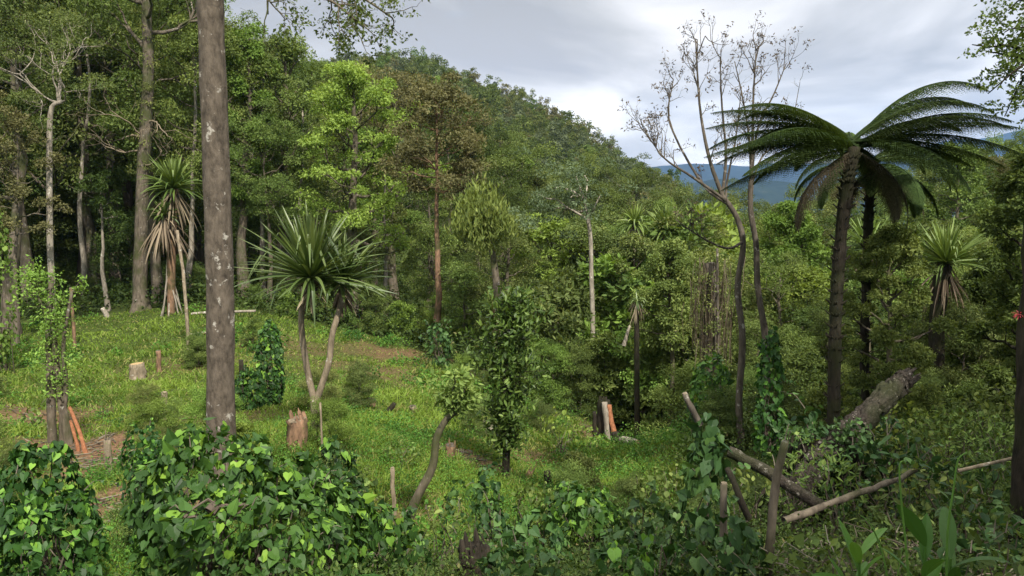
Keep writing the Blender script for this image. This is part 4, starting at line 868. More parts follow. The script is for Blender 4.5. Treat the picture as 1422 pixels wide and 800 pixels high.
tree_fern("tall tree fern with a dark trunk and wide umbrella of arching fronds", b, [b, at(1158, 560, Y), at(1160, 450, Y), at(1166, 350, Y), at(1176, 260, Y), at(1186, 204, Y)], .095, .10, at(1187, 199, Y),
  [(180, 30, 2.55, .70), (172, 20, 2.45, .60), (191, 38, 2.3, .95), (186, 8, 2.55, .50), (199, 2, 2.3, .65), (163, 46, 2.2, 1.3), (206, 22, 2.2, .95), (311, 2, 2.0, 1.1), (326, 30, 2.3, 1.0), (338, 10, 2.5, .70), (352, 30, 2.6, .85),
   (3, 22, 2.75, .60), (10, 52, 2.75, 1.3), (14, 42, 2.7, 1.1), (22, 30, 2.5, .9), (40, 20, 2.4, .9), (70, 28, 2.3, 1.2), (95, 18, 2.3, 1.1), (120, 32, 2.4, 1.2), (142, 22, 2.5, .9), (357, 4, 2.5, .55), (180, -6, 2.3, .45), (60, 4, 2.1, .8), (128, 2, 2.2, .8), (20, 8, 2.4, .6), (155, 10, 2.3, .7), (348, 44, 2.3, 1.3), (196, 12, 2.4, .7)], 81, dead=3)
Y = 15.5; b = gpt(1206, Y, -.1)
tree_fern("smaller tree fern close behind the tall one, shaggy drooping fronds", b, [b, at(1200, 500, Y), at(1203, 400, Y), at(1206, 300, Y), at(1209, 232, Y)], .08, .08, at(1210, 228, Y),
  [(a, e, l_, c_) for a, e, l_, c_ in ((0, 25, 1.9, 1.8), (30, 40, 1.8, 1.9), (65, 20, 1.8, 1.8), (100, 35, 1.7, 1.9), (140, 20, 1.8, 1.8), (178, 30, 1.9, 1.9), (215, 10, 1.8, 1.8), (250, 25, 1.7, 2.0), (285, 10, 1.8, 1.9), (325, 20, 1.9, 1.8), (345, -5, 1.7, 1.4), (20, 0, 1.8, 1.5))], 82, dead=3, plen=.36)

# ---- thick lichened trunk at the left and its overhanging branch
b = gpt(309, 12, -.15); t = thing('lichened_tree', "thick straight grey trunk spotted with white lichen rising through the left of the view", 'tree', b); r = np.random.default_rng(91); g = Geo()
P = spline(np.vstack([[b], path3([(307, 560, 12), (306, 430, 12), (303, 300, 12), (298, 150, 12), (292, 0, 12), (288, -120, 12), (284, -260, 12)])]) - b, 44)
craggy(g, P, np.interp(np.arange(44), [0, 2, 6, 43], [.30, .235, .207, .17]) * (1 + .02 * np.sin(np.arange(44) * 1.3) + .012 * r.normal(0, 1, 44)), r, 48, .028, .014)
gobj('trunk', g, M['bigbark'], t, smooth=True); g = Geo(); tips = []
for pts, rr in (([(287, -130, 12), (330, -150, 12), (380, -90, 12), (430, -40, 12.2), (500, -5, 12.5), (545, 25, 12.7)], .05), ([(287, -160, 12), (340, -110, 11.8), (368, -30, 11.6), (372, 20, 11.6)], .035), ([(287, -170, 12), (240, -200, 12), (200, -220, 12.4)], .05),
                ([(380, -90, 12), (430, -20, 11.7), (470, 8, 11.6), (505, 38, 11.6)], .03)):
    Q = spline(path3(pts) - b, 22); tube(g, Q, np.linspace(rr, .012, 22), 7, .5, .06, r)
    for k in range(9, 22):
        if r.random() < .75: gnarled(g, r, Q[k], (r.normal(.3, .6), r.normal(0, .5), r.normal(-.25, .5)), .38, .011, 2, tips, .5, .4, -.03, 4)
gobj('branches', g, M['bark'], t, smooth=True)
tips = np.array(tips); tp = tips + b; pxx = 711 + F * tp[:, 0] / tp[:, 1]; k = (pxx > 400) | (r.random(len(tips)) < .3); g = Geo(); clumps(g, r, tips[k], .13, 14, .062, .036, flat=.8, droop=.5); gobj('leaves', g, M['dark'], t)

# ---- leafy overhanging tree at top right
b = gpt(1530, 11, -.1); t = thing('overhanging_tree', "small leaved tree hanging into the sky from the top right corner", 'tree', b); r = np.random.default_rng(92); g = Geo(); C = []
P = spline(np.vstack([[b], path3([(1525, 400, 11), (1510, 200, 11), (1500, 60, 11), (1490, -120, 11)])]) - b, 20); tube(g, P, np.linspace(.16, .07, 20), 9, .5, .08, r)
for tx, ty in ((1350, 62), (1372, 72), (1400, 15), (1395, 45), (1410, 75), (1378, 48), (1402, 98), (1385, 125), (1372, 130), (1410, 140), (1395, 162), (1418, 172), (1425, 40), (1440, 90), (1450, 0), (1400, -20), (1440, 150), (1470, 60), (1460, -80), (1480, 190), (1550, 30), (1600, -60), (1560, 120)):
    q = at(tx, ty, 11 + r.normal(0, .5)) - b; k = int(r.integers(10, 19)); Q = wob(r, P[k], q, 8, .04, .1); tube(g, Q, np.linspace(.03, .007, 8), 5, .5)
    for _ in range(8): C.append(Q[r.integers(4, 8)] + r.normal(0, .16, 3))
gobj('trunk', g, M['darkbark'], t, smooth=True); g = Geo(); clumps(g, r, np.array(C), .14, 30, .055, .036, flat=.8); gobj('crown', g, M['dark'], t)

# ---- leafy shoots on the old stems at the left
b = gpt(85, 17, -.1); t = thing('sprouting_tree', "old mossy stems sprouting light green leafy shoots on the left slope", 'tree', b); r = np.random.default_rng(93); g = Geo(); C = []
for pts, r0, r1 in (([(72, 600), (70, 520), (68, 450), (72, 385)], .10, .05), ([(95, 610), (82, 540), (76, 480), (70, 430)], .09, .05), ([(84, 600), (92, 540), (88, 480), (100, 405)], .06, .03), ([(70, 450), (52, 410), (44, 378)], .03, .012)):
    Q = spline(np.array([at(*p, 17) for p in pts]) - b, 14); Q[0, 2] = min(Q[0, 2], -.05) if pts[0][1] > 590 else Q[0, 2]; tube(g, Q, np.linspace(r0, r1, 14), 8, .5, .14, r)
    for k in range(4, 14):
        for _ in range(3): q = Q[k] + np.array([r.normal(0, .17), r.normal(0, .17), r.normal(.08, .1)]); tube(g, np.array([Q[k], q]), np.array([.01, .004]), 4, .5); C.append(q)
gobj('stems', g, M['bark'], t, smooth=True); g = Geo(); clumps(g, r, np.array(C), .15, 24, .075, .04, flat=1, lvoff=.1); gobj('leaves', g, M['bright'], t)
wood('split_plank', "orange split plank leaning against the sprouting stems", 'plank', [gpt(120, 16, -.05), at(108, 595, 16.3), at(97, 566, 16.6)], .06, .045, 'orangewood', 6, .2, 5, seed=1)
wood('split_plank', "short orange split plank lower right of the leaning one", 'plank', [gpt(109, 16.2, -.05), at(103, 600, 16.4), at(98, 585, 16.6)], .04, .035, 'orangewood', 6, .2, 5, seed=2)

# ---- stumps, posts, logs
post('tree_stump', "short thick pale stump with a freshly cut top in the grass", 'stump', 191, 27, 505, .25, 'polewood', seed=3, sides=14)
post('wooden_post', "thin brown post just right of the pale cut stump", 'post', 221, 28, 487, .09, 'redbark', seed=4, cut='greybark')
post('wooden_post', "slim knobbly post standing left of the lichened trunk base", 'post', 231, 18, 545, .065, 'polewood', seed=5, rough=.2, cut='polewood')
post('tree_stump', "small split stump on the bare soil above the left bush", 'stump', 152, 13.4, 610, .06, 'polewood', seed=6, jag=5, cut='greybark')
post('wooden_post', "short pale post under the trees at the left end of the slope", 'post', 151, 40, 428, .12, 'palebark', (-.3, 0), seed=7, cut='polewood')
post('wooden_post', "pale upright stick behind the sprouting stems", 'post', 104, 32, 400, .07, 'redbark', seed=8, cut='polewood')
post('wooden_post', "short dark stick left of the ivy column", 'post', 337, 22, 500, .07, 'darkbark', seed=9, cut=None)
wood('leaning_pole', "long pale pole hanging down from the screw palm on stilt roots", 'pole', [gpt(263, 30, 0), at(257, 400, 30.5), at(246, 320, 31)], .07, .06, 'polewood', 12, .06, 6, seed=10)
wood('fallen_pole', "pale pole lying across the top of the slope behind the lichened trunk", 'pole', [at(266, 436, 38), at(310, 434, 38), at(355, 432, 38)], .07, .06, 'palebark', 8, .05, 6, seed=11)
wood('fallen_pole', "lower pale pole behind the lichened trunk", 'pole', [gpt(262, 34, .08), gpt(285, 34, .10), gpt(305, 34, .08)], .06, .06, 'palebark', 8, .05, 6, seed=12)
wood('tree_stump', "dark leaning stump in the grass above the small leaning tree", 'stump', [gpt(528, 22, -.1), at(538, 574, 22), at(548, 560, 22)], .09, .07, 'darkbark', 8, .15, 8, seed=13)
post('tree_stump', "low brown stump left of the leaning tree", 'stump', 515, 22.5, 590, .12, 'redbark', seed=14, cut='greybark')
post('tree_stump', "small pale stump right of the leaning tree crown", 'stump', 573, 22.5, 594, .10, 'polewood', seed=15, cut='greybark')
post('tree_stump', "tall brown stump beside the leaning tree", 'stump', 620, 16.5, 618, .12, 'redbark', (.1, 0), seed=16, jag=4, cut='greybark')
post('tree_stump', "broken pale stump right of the leaning tree", 'stump', 678, 22, 590, .2, 'palebark', seed=17, jag=6, cut='greybark')
post('wooden_post', "thin pale stake standing in the grass left of the leaning tree", 'post', 548, 12.5, 650, .035, 'polewood', (-.02, 0), seed=18, cut='polewood')
post('tree_stump', "narrow dark stump in the middle grass", 'stump', 760, 16.5, 655, .09, 'darkbark', seed=19, cut=None)
post('tree_stump', "small broken brown stump left of the narrow dark stump", 'stump', 731, 17, 655, .07, 'redbark', (.1, 0), seed=20, jag=4, cut=None)
wood('leaning_branch', "bleached stick poking out of the grass at the right", 'stick', [gpt(892, 18, -.05), at(899, 654, 18), at(907, 640, 18)], .06, .035, 'palebark', 7, .15, 6, seed=21)
post('charred_stump', "black charred stump beside the split orange trunk", 'stump', 838, 25, 556, .22, 'darkbark', seed=22, jag=7, cut=None)
wood('split_stump', "pale barked split trunk leaning on the charred stump", 'stump', [gpt(847, 24.6, -.1), at(844, 585, 24.7), at(840, 558, 24.8)], .11, .09, 'palebark', 8, .15, 8, seed=23)
wood('split_stump', "orange split trunk to the right of the charred stump", 'stump', [gpt(856, 24.4, -.1), at(850, 590, 24.6), at(846, 562, 24.8)], .10, .07, 'orangewood', 8, .2, 6, seed=24)
post('tree_stump', "dark stump in front of the split orange trunk", 'stump', 854, 23.6, 600, .13, 'darkbark', seed=25, cut=None)
post('wooden_post', "thin dark post left of the charred stump", 'post', 825, 24, 572, .07, 'darkbark', seed=26, cut=None)
wood('fallen_log', "pale log lying on the bare soil right of the charred stump", 'log', [gpt(862, 23.6, .12), gpt(872, 23.2, .15), gpt(885, 22.8, .12)], .13, .11, 'palebark', 8, .08, 9, cut='cutwood', seed=27)
wood('leaning_branch', "bleached stick leaning in the bushes below the small drooping screw palm", 'stick', [at(866, 480, 27), at(870, 470, 27), at(875, 452, 27)], .08, .04, 'palebark', 6, .1, 6, seed=28)
post('tree_stump', "big rough stump cut by the bottom edge, dark fibrous wood", 'stump', 658, 6.4, 762, .14, 'darkbark', seed=29, jag=14, rough=.16, sides=16, cut=None)
post('tree_stump', "thick crumbling brown stump at the foot of the forked screw palm", 'stump', 414, 14.2, 582, .20, 'redbark', seed=30, jag=9, rough=.15, cut='polewood')
post('wooden_post', "thin stake close beside the forked screw palm base", 'post', 447, 14, 560, .02, 'polewood', seed=31, cut='polewood')

# ---- ivy column and round bushes in the clearing
vines('ivy_column', "tall narrow stump wrapped in dark green ivy, right of the lichened trunk", [(377, 20, 445, 36), (376, 20, 490, 38)], .10, 460, 'vine', T_HE, 101, .2, cat='ivy', lvoff=-.06)
vines('ivy_mound', "low ivy covered mound touching the ivy column", [(347, 19, 512, 44)], .10, 420, 'vine', T_HE, 102, .2, cat='ivy', lvoff=-.04)
vines('round_bush', "small round dark bush at the far end of the clearing", [(610, 33, 446, 36)], .2, 70, 'vinebig', T_OV, 103, .4, lvoff=.1)
vines('round_bush', "low light green bush beside the bare soil at the left", [(52, 19, 560, 42)], .12, 110, 'mid', T_OV, 104, .3)
vines('round_bush', "low dark bush left of the leaning tree trunk", [(556, 15, 612, 54)], .07, 320, 'mid', T_RH, 105, .3)
for px, Y, top, wd, lab in ((492, 27, 560, 22, "thin sapling in the grass right of the screw palm"), (655, 30, 505, 60, "olive shrub at the forest edge behind the leaning tree"), (780, 21, 570, 60, "yellow green leafy shrub right of the leafy sapling"), (820, 22, 600, 52, "low leafy shrub below the charred stump")):
    vines('shrub', lab, [(px, Y, top, wd)], .13, 60, 'olive' if 'olive' in lab else 'bright', T_OV, int(px), .6, cat='shrub')

# ---- young plants dotted over the clearing
r = np.random.default_rng(98); n_y = 0
for px, py_Y in [(r.uniform(-60, 960), math.exp(r.uniform(math.log(8.5), math.log(34)))) for _ in range(70)]:
    q = gpt(px, py_Y)
    if not inpoly(q[:1], q[1:2], CLEAR)[0] or soilness(q[:1], q[1:2])[0] > .6 or (790 < px < 930 and py_Y > 18) or (480 < px < 760 and 8 < py_Y < 20) or (170 < px < 240 and py_Y > 20): continue
    kd = ['leafy', 'bush', 'feather'][int(r.integers(0, 3))]; lf = ['mid', 'bright', 'olive'][int(r.integers(0, 3))]; hh = r.uniform(.35, .95)
    mt, ml = proto_meshes(kd, lf, 'bark'); lm = min(LM, key=lambda w: abs(w[0] - px))[1]
    t = thing('young_plant', f"{TW[lf]} {KW[kd]} plant in {'near' if py_Y < 14 else 'middle' if py_Y < 22 else 'far'} grass before {lm[4:]}", 'plant', q - [0, 0, .03], r.uniform(0, 6.28), "young plants dotted over the clearing"); t.scale = (hh / 4 * 1.1,) * 2 + (hh / 4,)
    link('stem', mt, t); link('leaves', ml, t)
# ---- leaning tree, leafy sapling in the middle
b = gpt(556, 11, -.12); t = thing('leaning_tree', "small tree leaning right with a curved dark trunk and light leafy head", 'tree', b); r = np.random.default_rng(94); g = Geo(); C = []
P = spline(np.vstack([[b], path3([(575, 700, 11), (600, 650, 11), (606, 610, 11), (618, 585, 11), (632, 572, 11)])]) - b, 20); tube(g, P, np.linspace(.075, .04, 20), 9, .5, .09, r, flare=.35)
for tx, ty in ((640, 545), (620, 540), (630, 520), (645, 560), (612, 548), (650, 535), (636, 555)):
    q = at(tx, ty, 11 + r.normal(0, .15)) - b; Q = wob(r, P[-1 - r.integers(0, 2)], q, 6, .02); tube(g, Q, np.linspace(.03, .008, 6), 5, .5)
    for _ in range(7): C.append(Q[r.integers(3, 6)] + r.normal(0, .11, 3))
gobj('trunk', g, M['bark'], t, smooth=True); g = Geo(); clumps(g, r, np.array(C), .13, 22, .10, .05, flat=1, lvoff=.16); gobj('crown', g, M['mid'], t)
b = gpt(702, 16.5, -.12); t = thing('leafy_sapling', "upright young tree with large glossy leaves in the middle of the clearing", 'tree', b); r = np.random.default_rng(95); g = Geo(); C = []
P = spline(np.vstack([[b], path3([(704, 600, 16.5), (703, 540, 16.5), (706, 480, 16.5), (710, 430, 16.5)])]) - b, 20); tube(g, P, np.linspace(.085, .03, 20), 9, .5, .1, r)
Q2 = spline(path3([(704, 580, 16.4), (701, 555, 16.3), (701, 525, 16.2)]) - b, 8); tube(g, Q2, np.linspace(.06, .045, 8), 8, .5, .05, r)
for k in range(235):
    i = r.integers(3, 20); w = .44 * (1 - abs(i - 12) / 12.) + .12 * r.random(); q = P[i] + np.array([r.normal(0, w * .75), r.normal(0, w * .75), r.uniform(0, .25)])
    tube(g, wob(r, P[i], q, 4, .02), np.linspace(.014, .005, 4), 4, .5); C.append(q)
gobj('trunk', g, M['darkbark'], t, smooth=True); g = Geo(); C = np.array(C); n = len(C) * 17; Pp = np.repeat(C, 17, 0) + r.normal(0, .13, (n, 3)); D = np.stack([r.normal(0, .6, n), r.normal(0, .6, n), r.normal(.45, .5, n)], -1)
leaves(g, Pp, D, unit(r.normal(0, .6, (n, 3)) + [0, 0, .9]), r.uniform(.1, .22, n), .06, np.clip(r.normal(.44, .22, n), 0, 1), T_OV); gobj('crown', g, M['sap'], t)

# ---- vine bushes in the foreground
vines('vine_bush', "great foreground bush of overlapping heart shaped leaves left of centre", [(300, 6.3, 592, 205), (400, 6.5, 640, 190), (445, 7.0, 655, 150), (350, 6.0, 690, 190), (250, 6.6, 640, 120, .75), (300, 5.6, 700, 150, 1.0)], .090, 640, 'vine', T_HE, 111, .42, dropf=.75)
vines('vine_bush', "dark heart leaved bush in the lower left corner", [(70, 7.2, 612, 130), (40, 6.6, 690, 120), (105, 6.9, 680, 90)], .082, 620, 'vine', T_HE, 112, .28, lvoff=-.1)
vines('vine_bush', "darker small leaved bush peeking out behind the great foreground bush", [(208, 8.6, 582, 66), (222, 8.2, 610, 70)],   .06, 800, 'vine', T_OV, 113, .2, lvoff=-.08)
vines('vine_bush', "dark bush joining the right flank of the great foreground bush", [(470, 8.4, 612, 80), (490, 7.6, 680, 90), (520, 8.0, 700, 70)], .078, 560, 'vine', T_HE, 114, .25, lvoff=-.12)
vines('vine_bush', "rounded leafy bush below the forked screw palm", [(505, 10, 655, 46)], .085, 360, 'mid', T_HE, 115, .25)
vines('vine_bush', "round glossy bush in the lower middle, right of the big rough stump", [(815, 8.6, 672, 90), (785, 9.2, 668, 56)], .08, 560, 'vine', T_HE, 116, .28, lvoff=.0)
vines('vine_bush', "broad leaved dark bush beside the big rough stump", [(742, 7.0, 712, 100), (725, 6.4, 740, 70)], .10, 380, 'vinebig', T_HE, 117, .3)
vines('vine_bush', "small upright leafy bush left of the lower middle bushes", [(680, 10.2, 640, 40), (681, 9.6, 690, 48)], .10, 300, 'vinebig', T_OV, 118, .25)
vines('vine_bush', "wide dark bush right of the round glossy bush", [(895, 8.0, 690, 90), (865, 7.4, 735, 80), (930, 8.4, 700, 60)], .10, 360, 'vinebig', T_HE, 119, .3)
vines('vine_bush', "leafy stump bush with large grey green hearts near the crossed logs", [(978, 7.2, 575, 56), (968, 7.0, 640, 60)], .12, 300, 'vinebig', T_HE, 120, .25)
vines('vine_bush', "tangled bush below the left end of the crossed logs", [(1000, 5.6, 705, 100), (1035, 5.9, 730, 60)], .11, 320, 'vinebig', T_HE, 121, .25)
vines('vine_bush', "leafy bush between the bare trees and the leaning dead trunk", [(1118, 9.5, 560, 50), (1105, 9.2, 600, 40)], .16, 120, 'vinebig', T_OV, 122, .3)
vines('vine_bush', "sunlit feathery bush right of the leaning dead trunk", [(1245, 11, 560, 120), (1210, 11.5, 590, 80)], .085, 300, 'mid', T_RH, 123, .5)
vines('vine_bush', "dark glossy bush under the right end of the pole", [(1290, 8.5, 640, 110), (1350, 8.5, 620, 90)], .10, 220, 'vinebig', T_OV, 124, .4)
vines('vine_bush', "dark leafy bush in the lower right corner", [(1370, 6, 700, 120), (1330, 5.2, 745, 80)], .09, 240, 'vinebig', T_OV, 125, .3)
vines('vine_bush', "low ground bush under the pale ginger leaves", [(1120, 5.6, 742, 110), (1220, 5.4, 752, 110)], .09, 200, 'mid', T_RH, 126, .3)

vines('vine_bush', "dark leafy bush at the bottom edge right of the light fern fronds", [(705, 5.6, 755, 90), (745, 5.4, 765, 80)], .085, 420, 'vinebig', T_HE, 131, .25, core=False)
vines('vine_bush', "mid green heart leaved bush at the bottom edge below the wide dark bush", [(860, 5.4, 752, 110), (910, 5.6, 742, 80)], .085, 420, 'vine', T_HE, 132, .25, core=False, lvoff=-.05)
vines('vine_bush', "ragged bush between the leaning tree base and the great foreground bush", [(548, 7.0, 700, 70), (575, 6.6, 735, 60)], .075, 460, 'vine', T_HE, 133, .25, core=False, lvoff=-.05)
vines('vine_bush', "small leaved bush behind the broad leaved dark bush", [(735, 9.5, 668, 50), (760, 10, 672, 44)], .07, 460, 'mid', T_OV, 134, .25, core=False)
vines('vine_bush', "low dark bush between the small upright bush and the leaning tree", [(640, 9.0, 668, 60)], .075, 400, 'vinebig', T_OV, 135, .25, core=False)
vines('vine_bush', "leafy bush on the slope under the bleached stick", [(905, 11.5, 655, 60), (935, 11, 650, 50)], .085, 380, 'mid', T_OV, 136, .25, core=False)
# ---- dead trunk and crossed logs at the right
wood('dead_trunk', "massive weathered dead trunk leaning up to the right, broken fibrous end", 'trunk', [gpt(1095, 8.6, -.1), at(1118, 668, 8.6), at(1170, 612, 8.9), at(1215, 566, 9.2), at(1258, 526, 9.5)], .16, .115, 'deadbark', 70, .17, 44, seed=51, jag=40)
r = np.random.default_rng(97); b = gpt(1150, 8.9); t = thing('root_mass', "dark mossy tangle of roots and creepers under the leaning dead trunk", 'roots', b); g = Geo()
for k in range(90):
    p = at(1150 + r.normal(0, 30), r.uniform(600, 690), 9.1 + r.normal(0, .2)) - b; q = np.array([p[0] + r.normal(0, .25), p[1] + r.normal(0, .2), -.08]); tube(g, wob(r, p, q, 8, .03), np.linspace(.02, .035, 8) * r.uniform(.4, 1.3), 5, .5, .1, r)
gobj('roots', g, M['darkbark'], t, smooth=True); g = Geo(); clumps(g, r, np.array([at(1150 + r.normal(0, 32), r.uniform(590, 700), 8.9 + r.normal(0, .2)) - b for _ in range(46)]), .13, 36, .075, .045, flat=.9); gobj('creeper_leaves', g, M['vinebig'], t)
b = gpt(1205, 5.6); t = thing('brush_pile', "tangle of thin dry twigs and vines below the long straight pole", 'brush', b); g = Geo()
for k in range(150):
    p = np.array([r.normal(0, .5), r.normal(0, .35), 0]); p[2] = float(height(b[0] + p[0], b[1] + p[1])[0]) - b[2] + r.uniform(0, .35); L = r.uniform(.25, .9); a = r.uniform(0, 6.28)
    tube(g, wob(r, p, p + [L * cos(a), L * .5 * sin(a), r.uniform(-.15, .35)], 8, .035), np.linspace(.006, .003, 8) * r.uniform(.6, 1.6), 4, r.random())
gobj('twigs', g, M['twig'], t)
shr = ((1130, 7.6, 640, 90, .09, 'mid', T_RH, 'T', "feathery shrub left of the dark trunk base at the crossed logs"), (1225, 8.2, 628, 100, .12, 'vinebig', T_OV, '', "dark broad leaved shrub behind the upper half of the pole"), (1290, 7.2, 668, 90, .10, 'mid', T_OV, '', "mid green shrub just right of the pole tip"),
 (1400, 8.0, 640, 90, .09, 'dark', T_RH, '', "dark feathery shrub at the right edge under the thin pale stick"), (1345, 6.6, 700, 80, .13, 'vinebig', T_OV, '', "large leaved dim shrub right of the hooked pale stem"), (1240, 6.2, 716, 80, .08, 'dark', T_RH, '', "low dark shrub behind the hooked yellow tendril"),
 (1150, 5.2, 752, 70, .08, 'mid', T_OV, '', "low leafy plant between the upright stick and the ginger plants"), (1395, 4.8, 752, 90, .08, 'dark', T_OV, '', "near dark shrub in the bottom right corner"), (1045, 8.4, 668, 60, .10, 'mid', T_OV, '', "leafy shrub behind the short pale log"), (940, 6.4, 762, 80, .10, 'vinebig', T_HE, '', "dark heart leaved clump at the bottom left of the crossed logs"),
 (1330, 10.5, 590, 120, .10, 'mid', T_RH, '', "sunlit feathery shrub far right of the leaning dead trunk"), (1400, 12, 560, 110, .11, 'dark', T_OV, '', "dark rounded shrub against the right edge"), (1190, 10.8, 600, 60, .10, 'mid', T_OV, '', "shrub just right of the tree fern foot"), (630, 7.6, 720, 60, .08, 'mid', T_OV, '', "leafy plant left of the big rough stump"), (600, 8.6, 716, 60, .07, 'herb', T_OV, '', "light weedy clump right of the leaning tree base"))
for k, (px, Y, top, wd, ls, lf, T, _, lab) in enumerate(shr):
    top -= 22; wd *= 1.2
    vines('shrub', lab, [(px, Y, top, wd), (px + wd * .3, Y * .97, top + 22, wd * .7), (px - wd * .32, Y * 1.03, top + 14, wd * .7)], ls, (300 if T is T_OV else 520) * (.1 / ls) ** 1.2, lf, T, 500 + k, .4, cat='shrub', asp=(.5 if T is not T_RH else .3), dropf=.2, core=False)
wood('fallen_log', "short pale log sloping down right under the leaning dead trunk", 'log', [at(1012, 627, 7.6), at(1070, 655, 7.4), at(1145, 705, 7.2)], .055, .06, 'deadbark', 12, .08, 9, seed=52)
wood('pole', "long straight pole crossing up to the right in front of the dead trunk", 'pole', [at(1088, 723, 6.6), at(1180, 688, 6.9), at(1272, 652, 7.3)],   .034, .024, 'bark', 22, .14, 10, seed=53)
wood('broken_stick', "upright brown broken stick in front of the crossed logs", 'stick', [gpt(1063, 5.8, -.1), at(1075, 690, 5.8), at(1091, 612, 5.8)],   .034, .026, 'bark', 12, .14, 8, seed=54, jag=3)
wood('broken_stick', "thin pale stick reaching right from behind the dark right trunk", 'stick', [at(1330, 654, 7.6), at(1370, 645, 7.6), at(1425, 632, 7.6)], .02, .018, 'polewood', 8, .08, 6, seed=55)
wood('broken_stick', "short pale broken stick above the large heart leaves", 'stick', [at(972, 590, 7.2), at(962, 570, 7.2), at(951, 547, 7.2)], .03, .024, 'greybark', 6, .1, 7, cut='polewood', seed=56)
wood('broken_stick', "mossy crooked stick under the short pale log", 'stick', [at(1040, 720, 6.6), at(1022, 680, 6.6), at(1010, 650, 6.7)], .03, .025, 'darkbark', 8, .12, 7, seed=57)
post('tree_stump', "thin brown stump standing among the large heart leaves", 'stump', 1000, 6.4, 672, .03, 'bark', seed=58, cut='polewood')
wood('dark_trunk', "dark slender trunk along the right edge of the picture", 'trunk', [gpt(1424, 7, -.1), at(1418, 700, 7), at(1421, 560, 7), at(1430, 420, 7), at(1444, 240, 7), at(1460, 60, 7), at(1490, -200, 7), at(1500, -480, 7)], .09, .035, 'darkbark', 30, .1, 10, seed=59)
tdk = bpy.data.objects[[o.name for o in S.objects if o.get('label', '').startswith('dark slender trunk')][0]]; r = np.random.default_rng(99); g = Geo(); gl = Geo(); C = []
for k in range(16):
    q = at(1480 + k * 1.6, -120 - 24 * k, 7) - np.array(tdk.location); e_ = q + [r.normal(.1, .8), r.normal(0, .8), r.uniform(0, .7)]; tube(g, wob(r, q, e_, 7, .04), np.linspace(.025, .006, 7), 5, .5)
    C += [e_ + r.normal(0, .2, 3) for _ in range(5)] + [(q + e_) / 2 + r.normal(0, .15, 3) for _ in range(3)]
clumps(gl, r, np.array(C), .2, 40, .07, .04); gobj('branches', g, M['darkbark'], tdk, smooth=True); gobj('crown', gl, M['dark'], tdk)
r = np.random.default_rng(96); c = at(1416, 436, 7); t = thing('red_flower', "red spiky flower clump on the dark trunk at the right edge", 'flower', c); g = Geo()
for k in range(26): strap(g, np.zeros(3), rdir(r, 1)[0] + [-.3, -.2, 0], .07, .012, 4, .2, r.uniform(.3, 1))
gobj('petals', g, leaf_mat('red_petals', g3((.18, .02, .02), (.42, .05, .05), (.6, .14, .12)), tint=(1, .8, .8)), t)

# ---- pale ginger plants and tendrils in the lower right
oval = lambda t: math.sin(pi * min(1, t * .98 + .02)) ** .75
def ginger(label, c, lv, seed, n, L, Wd, el0=.5):
    r = np.random.default_rng(seed); gz = float(height(c[0], c[1])[0]); up_ = max(0, c[2] - gz); c = np.array([c[0], c[1], gz]); t = thing('ginger_plant', label, 'plant', c); g = Geo(); gs = Geo()
    for k in range(n):
        az = k * 2.4 + r.normal(0, .3); el = r.uniform(el0, 1.25); z = up_ + .10 + .45 * k / n
        if k == n - 1: tube(gs, spline([(0, 0, -.05), (.015, .01, z * .5), (0, 0, z)], 10), np.linspace(.016, .007, 10), 7, .4)
        strap(g, np.array([0, 0, z]), np.array([cos(az) * cos(el), sin(az) * cos(el), sin(el)]), L * r.uniform(.75, 1.1), Wd * r.uniform(.8, 1.1), 9, r.uniform(.3, .9), lv + r.normal(0, .1), .3, oval, roll=r.normal(0, .3))
    gobj('leaves', g, M['ginger'], t); gobj('stem', gs, M['ginger'], t)
b = gpt(1185, 4.4); ginger("pale green broad leaved plant with a spray of pointed leaves at the bottom right", np.array([b[0], b[1], at(1175, 885, 4.4)[2]]), .5, 201, 9, .32, .07)
b = gpt(1272, 4.2); ginger("plant with two upright oval leaves right of the pale leaf spray", np.array([b[0], b[1], at(1272, 868, 4.2)[2]]), .25, 202, 5, .3, .09, .9)
b = gpt(1310, 4.6); ginger("dim broad leaved plant at the bottom right behind the curled tendrils", np.array([b[0], b[1], at(1320, 880, 4.6)[2]]), .05, 203, 7, .34, .09)
for lab, pts, rr in (("tall yellow green hooked tendril right of the pole", [(1262, 830, 4), (1258, 760, 4), (1252, 700, 4), (1249, 650, 4), (1254, 640, 4), (1258, 645, 4)], .006), ("arched yellow tendril in front of the pale leaf spray", [(1232, 830, 3.9), (1228, 780, 3.9), (1215, 740, 3.9), (1203, 722, 3.9), (1195, 716, 3.9)], .005),
                     ("pale grey green hooked stem left of the dark right trunk", [(1313, 840, 4.4), (1316, 740, 4.4), (1324, 680, 4.4), (1330, 640, 4.4), (1342, 628, 4.4)], .007), ("thin forked pale tendril between the ginger plants", [(1240, 840, 3.9), (1248, 790, 3.9), (1253, 760, 3.9)], .004)):
    q = path3(pts); base = q[0].copy(); base[2] = float(height(base[0], base[1])[0]); g = Geo(); q2 = np.vstack([[base - [0, 0, .03]], q]) - base; tube(g, spline(q2, 26), np.linspace(rr * 1.2, rr * .5, 26), 6, .7)
    tag(gobj('tendril', g, M['ginger'], None, base, True), lab, 'tendril')

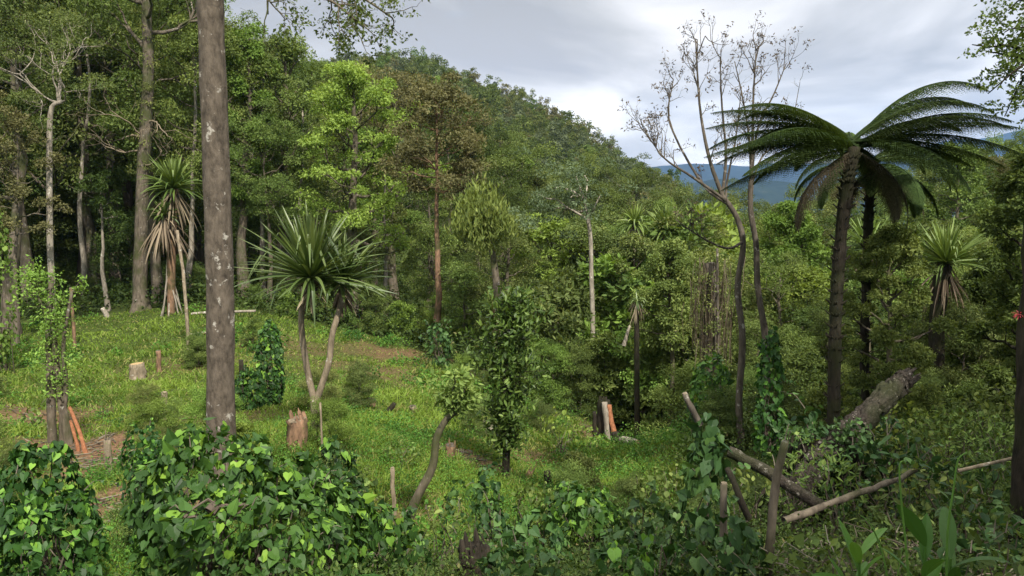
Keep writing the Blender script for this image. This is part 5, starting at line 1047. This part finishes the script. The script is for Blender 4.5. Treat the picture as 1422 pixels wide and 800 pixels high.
# ---- fern spray at the bottom, banana-like leaves
def ground_fern(label, c, seed, n, L):
    r = np.random.default_rng(seed); gz = float(height(c[0], c[1])[0]); up_ = max(.05, c[2] - gz); c = np.array([c[0], c[1], gz]); t = thing('ground_fern', label, 'fern', c)
    g = Geo(); tube(g, spline([(0, 0, -.05), (.02, 0, up_ * .5), (0, 0, up_ + .02)], 10), np.linspace(.05, .03, 10), 8, .5, .15, r); gobj('trunk', g, M['darkbark'], t, smooth=True)
    for k in range(n): frond('frond', t, np.array([0, 0, up_]), k * 6.28 / n + r.normal(0, .2), r.uniform(.5, 1.0), L * r.uniform(.8, 1.1), 1.3, r, .15, .16 * L, r.uniform(.45, .7), 'herb', .8)
b = gpt(585, 4.6); ground_fern("light green fern fronds rising from the bottom edge left of the big stump", np.array([b[0], b[1], at(585, 860, 4.6)[2]]), 211, 9, .55)
b = gpt(800, 4.8); ground_fern("small fern spray at the bottom edge below the round glossy bush", np.array([b[0], b[1], at(800, 880, 4.8)[2]]), 212, 8, .4)

# ---- trees standing just outside the view on the right; they shade the near right corner
for x, y, h, sc in ((10.0, 1.5, 11, 1.1), (13.0, 5.0, 12, 1.2), (9.0, -3.5, 11, 1.2), (6.0, -5.5, 10, .9), (18.5, 11.0, 12, 1.1)):
    z = float(height(x, y)[0]); mt, ml = proto_meshes('round', 'dark', 'bark')
    t = thing('forest_tree', f"dark tree standing outside the view to the right, {'beyond' if y > 8 else 'beside' if y > 3 else 'level with' if y > 0 else 'close behind' if y > -5 else 'farther behind'} the viewpoint" , 'tree', (x, y, z - .1), x, "trees standing outside the view"); t.scale = (sc, sc, h / 10); link('trunk', mt, t); link('crown', ml, t)
# ------------------------------------------------------------------ tell look-alikes apart in their labels by distance
from collections import defaultdict
bpy.context.view_layer.update()
same = defaultdict(list)
for o in S.objects:
    if o.parent is None and o.get('label') and not o.get('kind'): same[o['label']].append(o)
for lab, os_ in same.items():
    if len(os_) < 2: continue
    os_.sort(key=lambda o: o.location.x / o.location.y); n = len(os_)
    od = ['leftmost', 'second from left', 'third from left', 'fourth from left', 'fifth from left', 'sixth from left', 'seventh from left', 'eighth from left', 'ninth from left', 'tenth from left'] + [q + ' from left' for q in ('eleventh', 'twelfth', 'thirteenth', 'fourteenth', 'fifteenth', 'sixteenth', 'seventeenth', 'eighteenth', 'nineteenth', 'twentieth')]
    if n == 2: w = ['left', 'right']
    else: w = od[:n - 1] + ['rightmost'] if n <= 21 else []
    for o, s_ in zip(os_, w): o['label'] = s_ + ' ' + lab
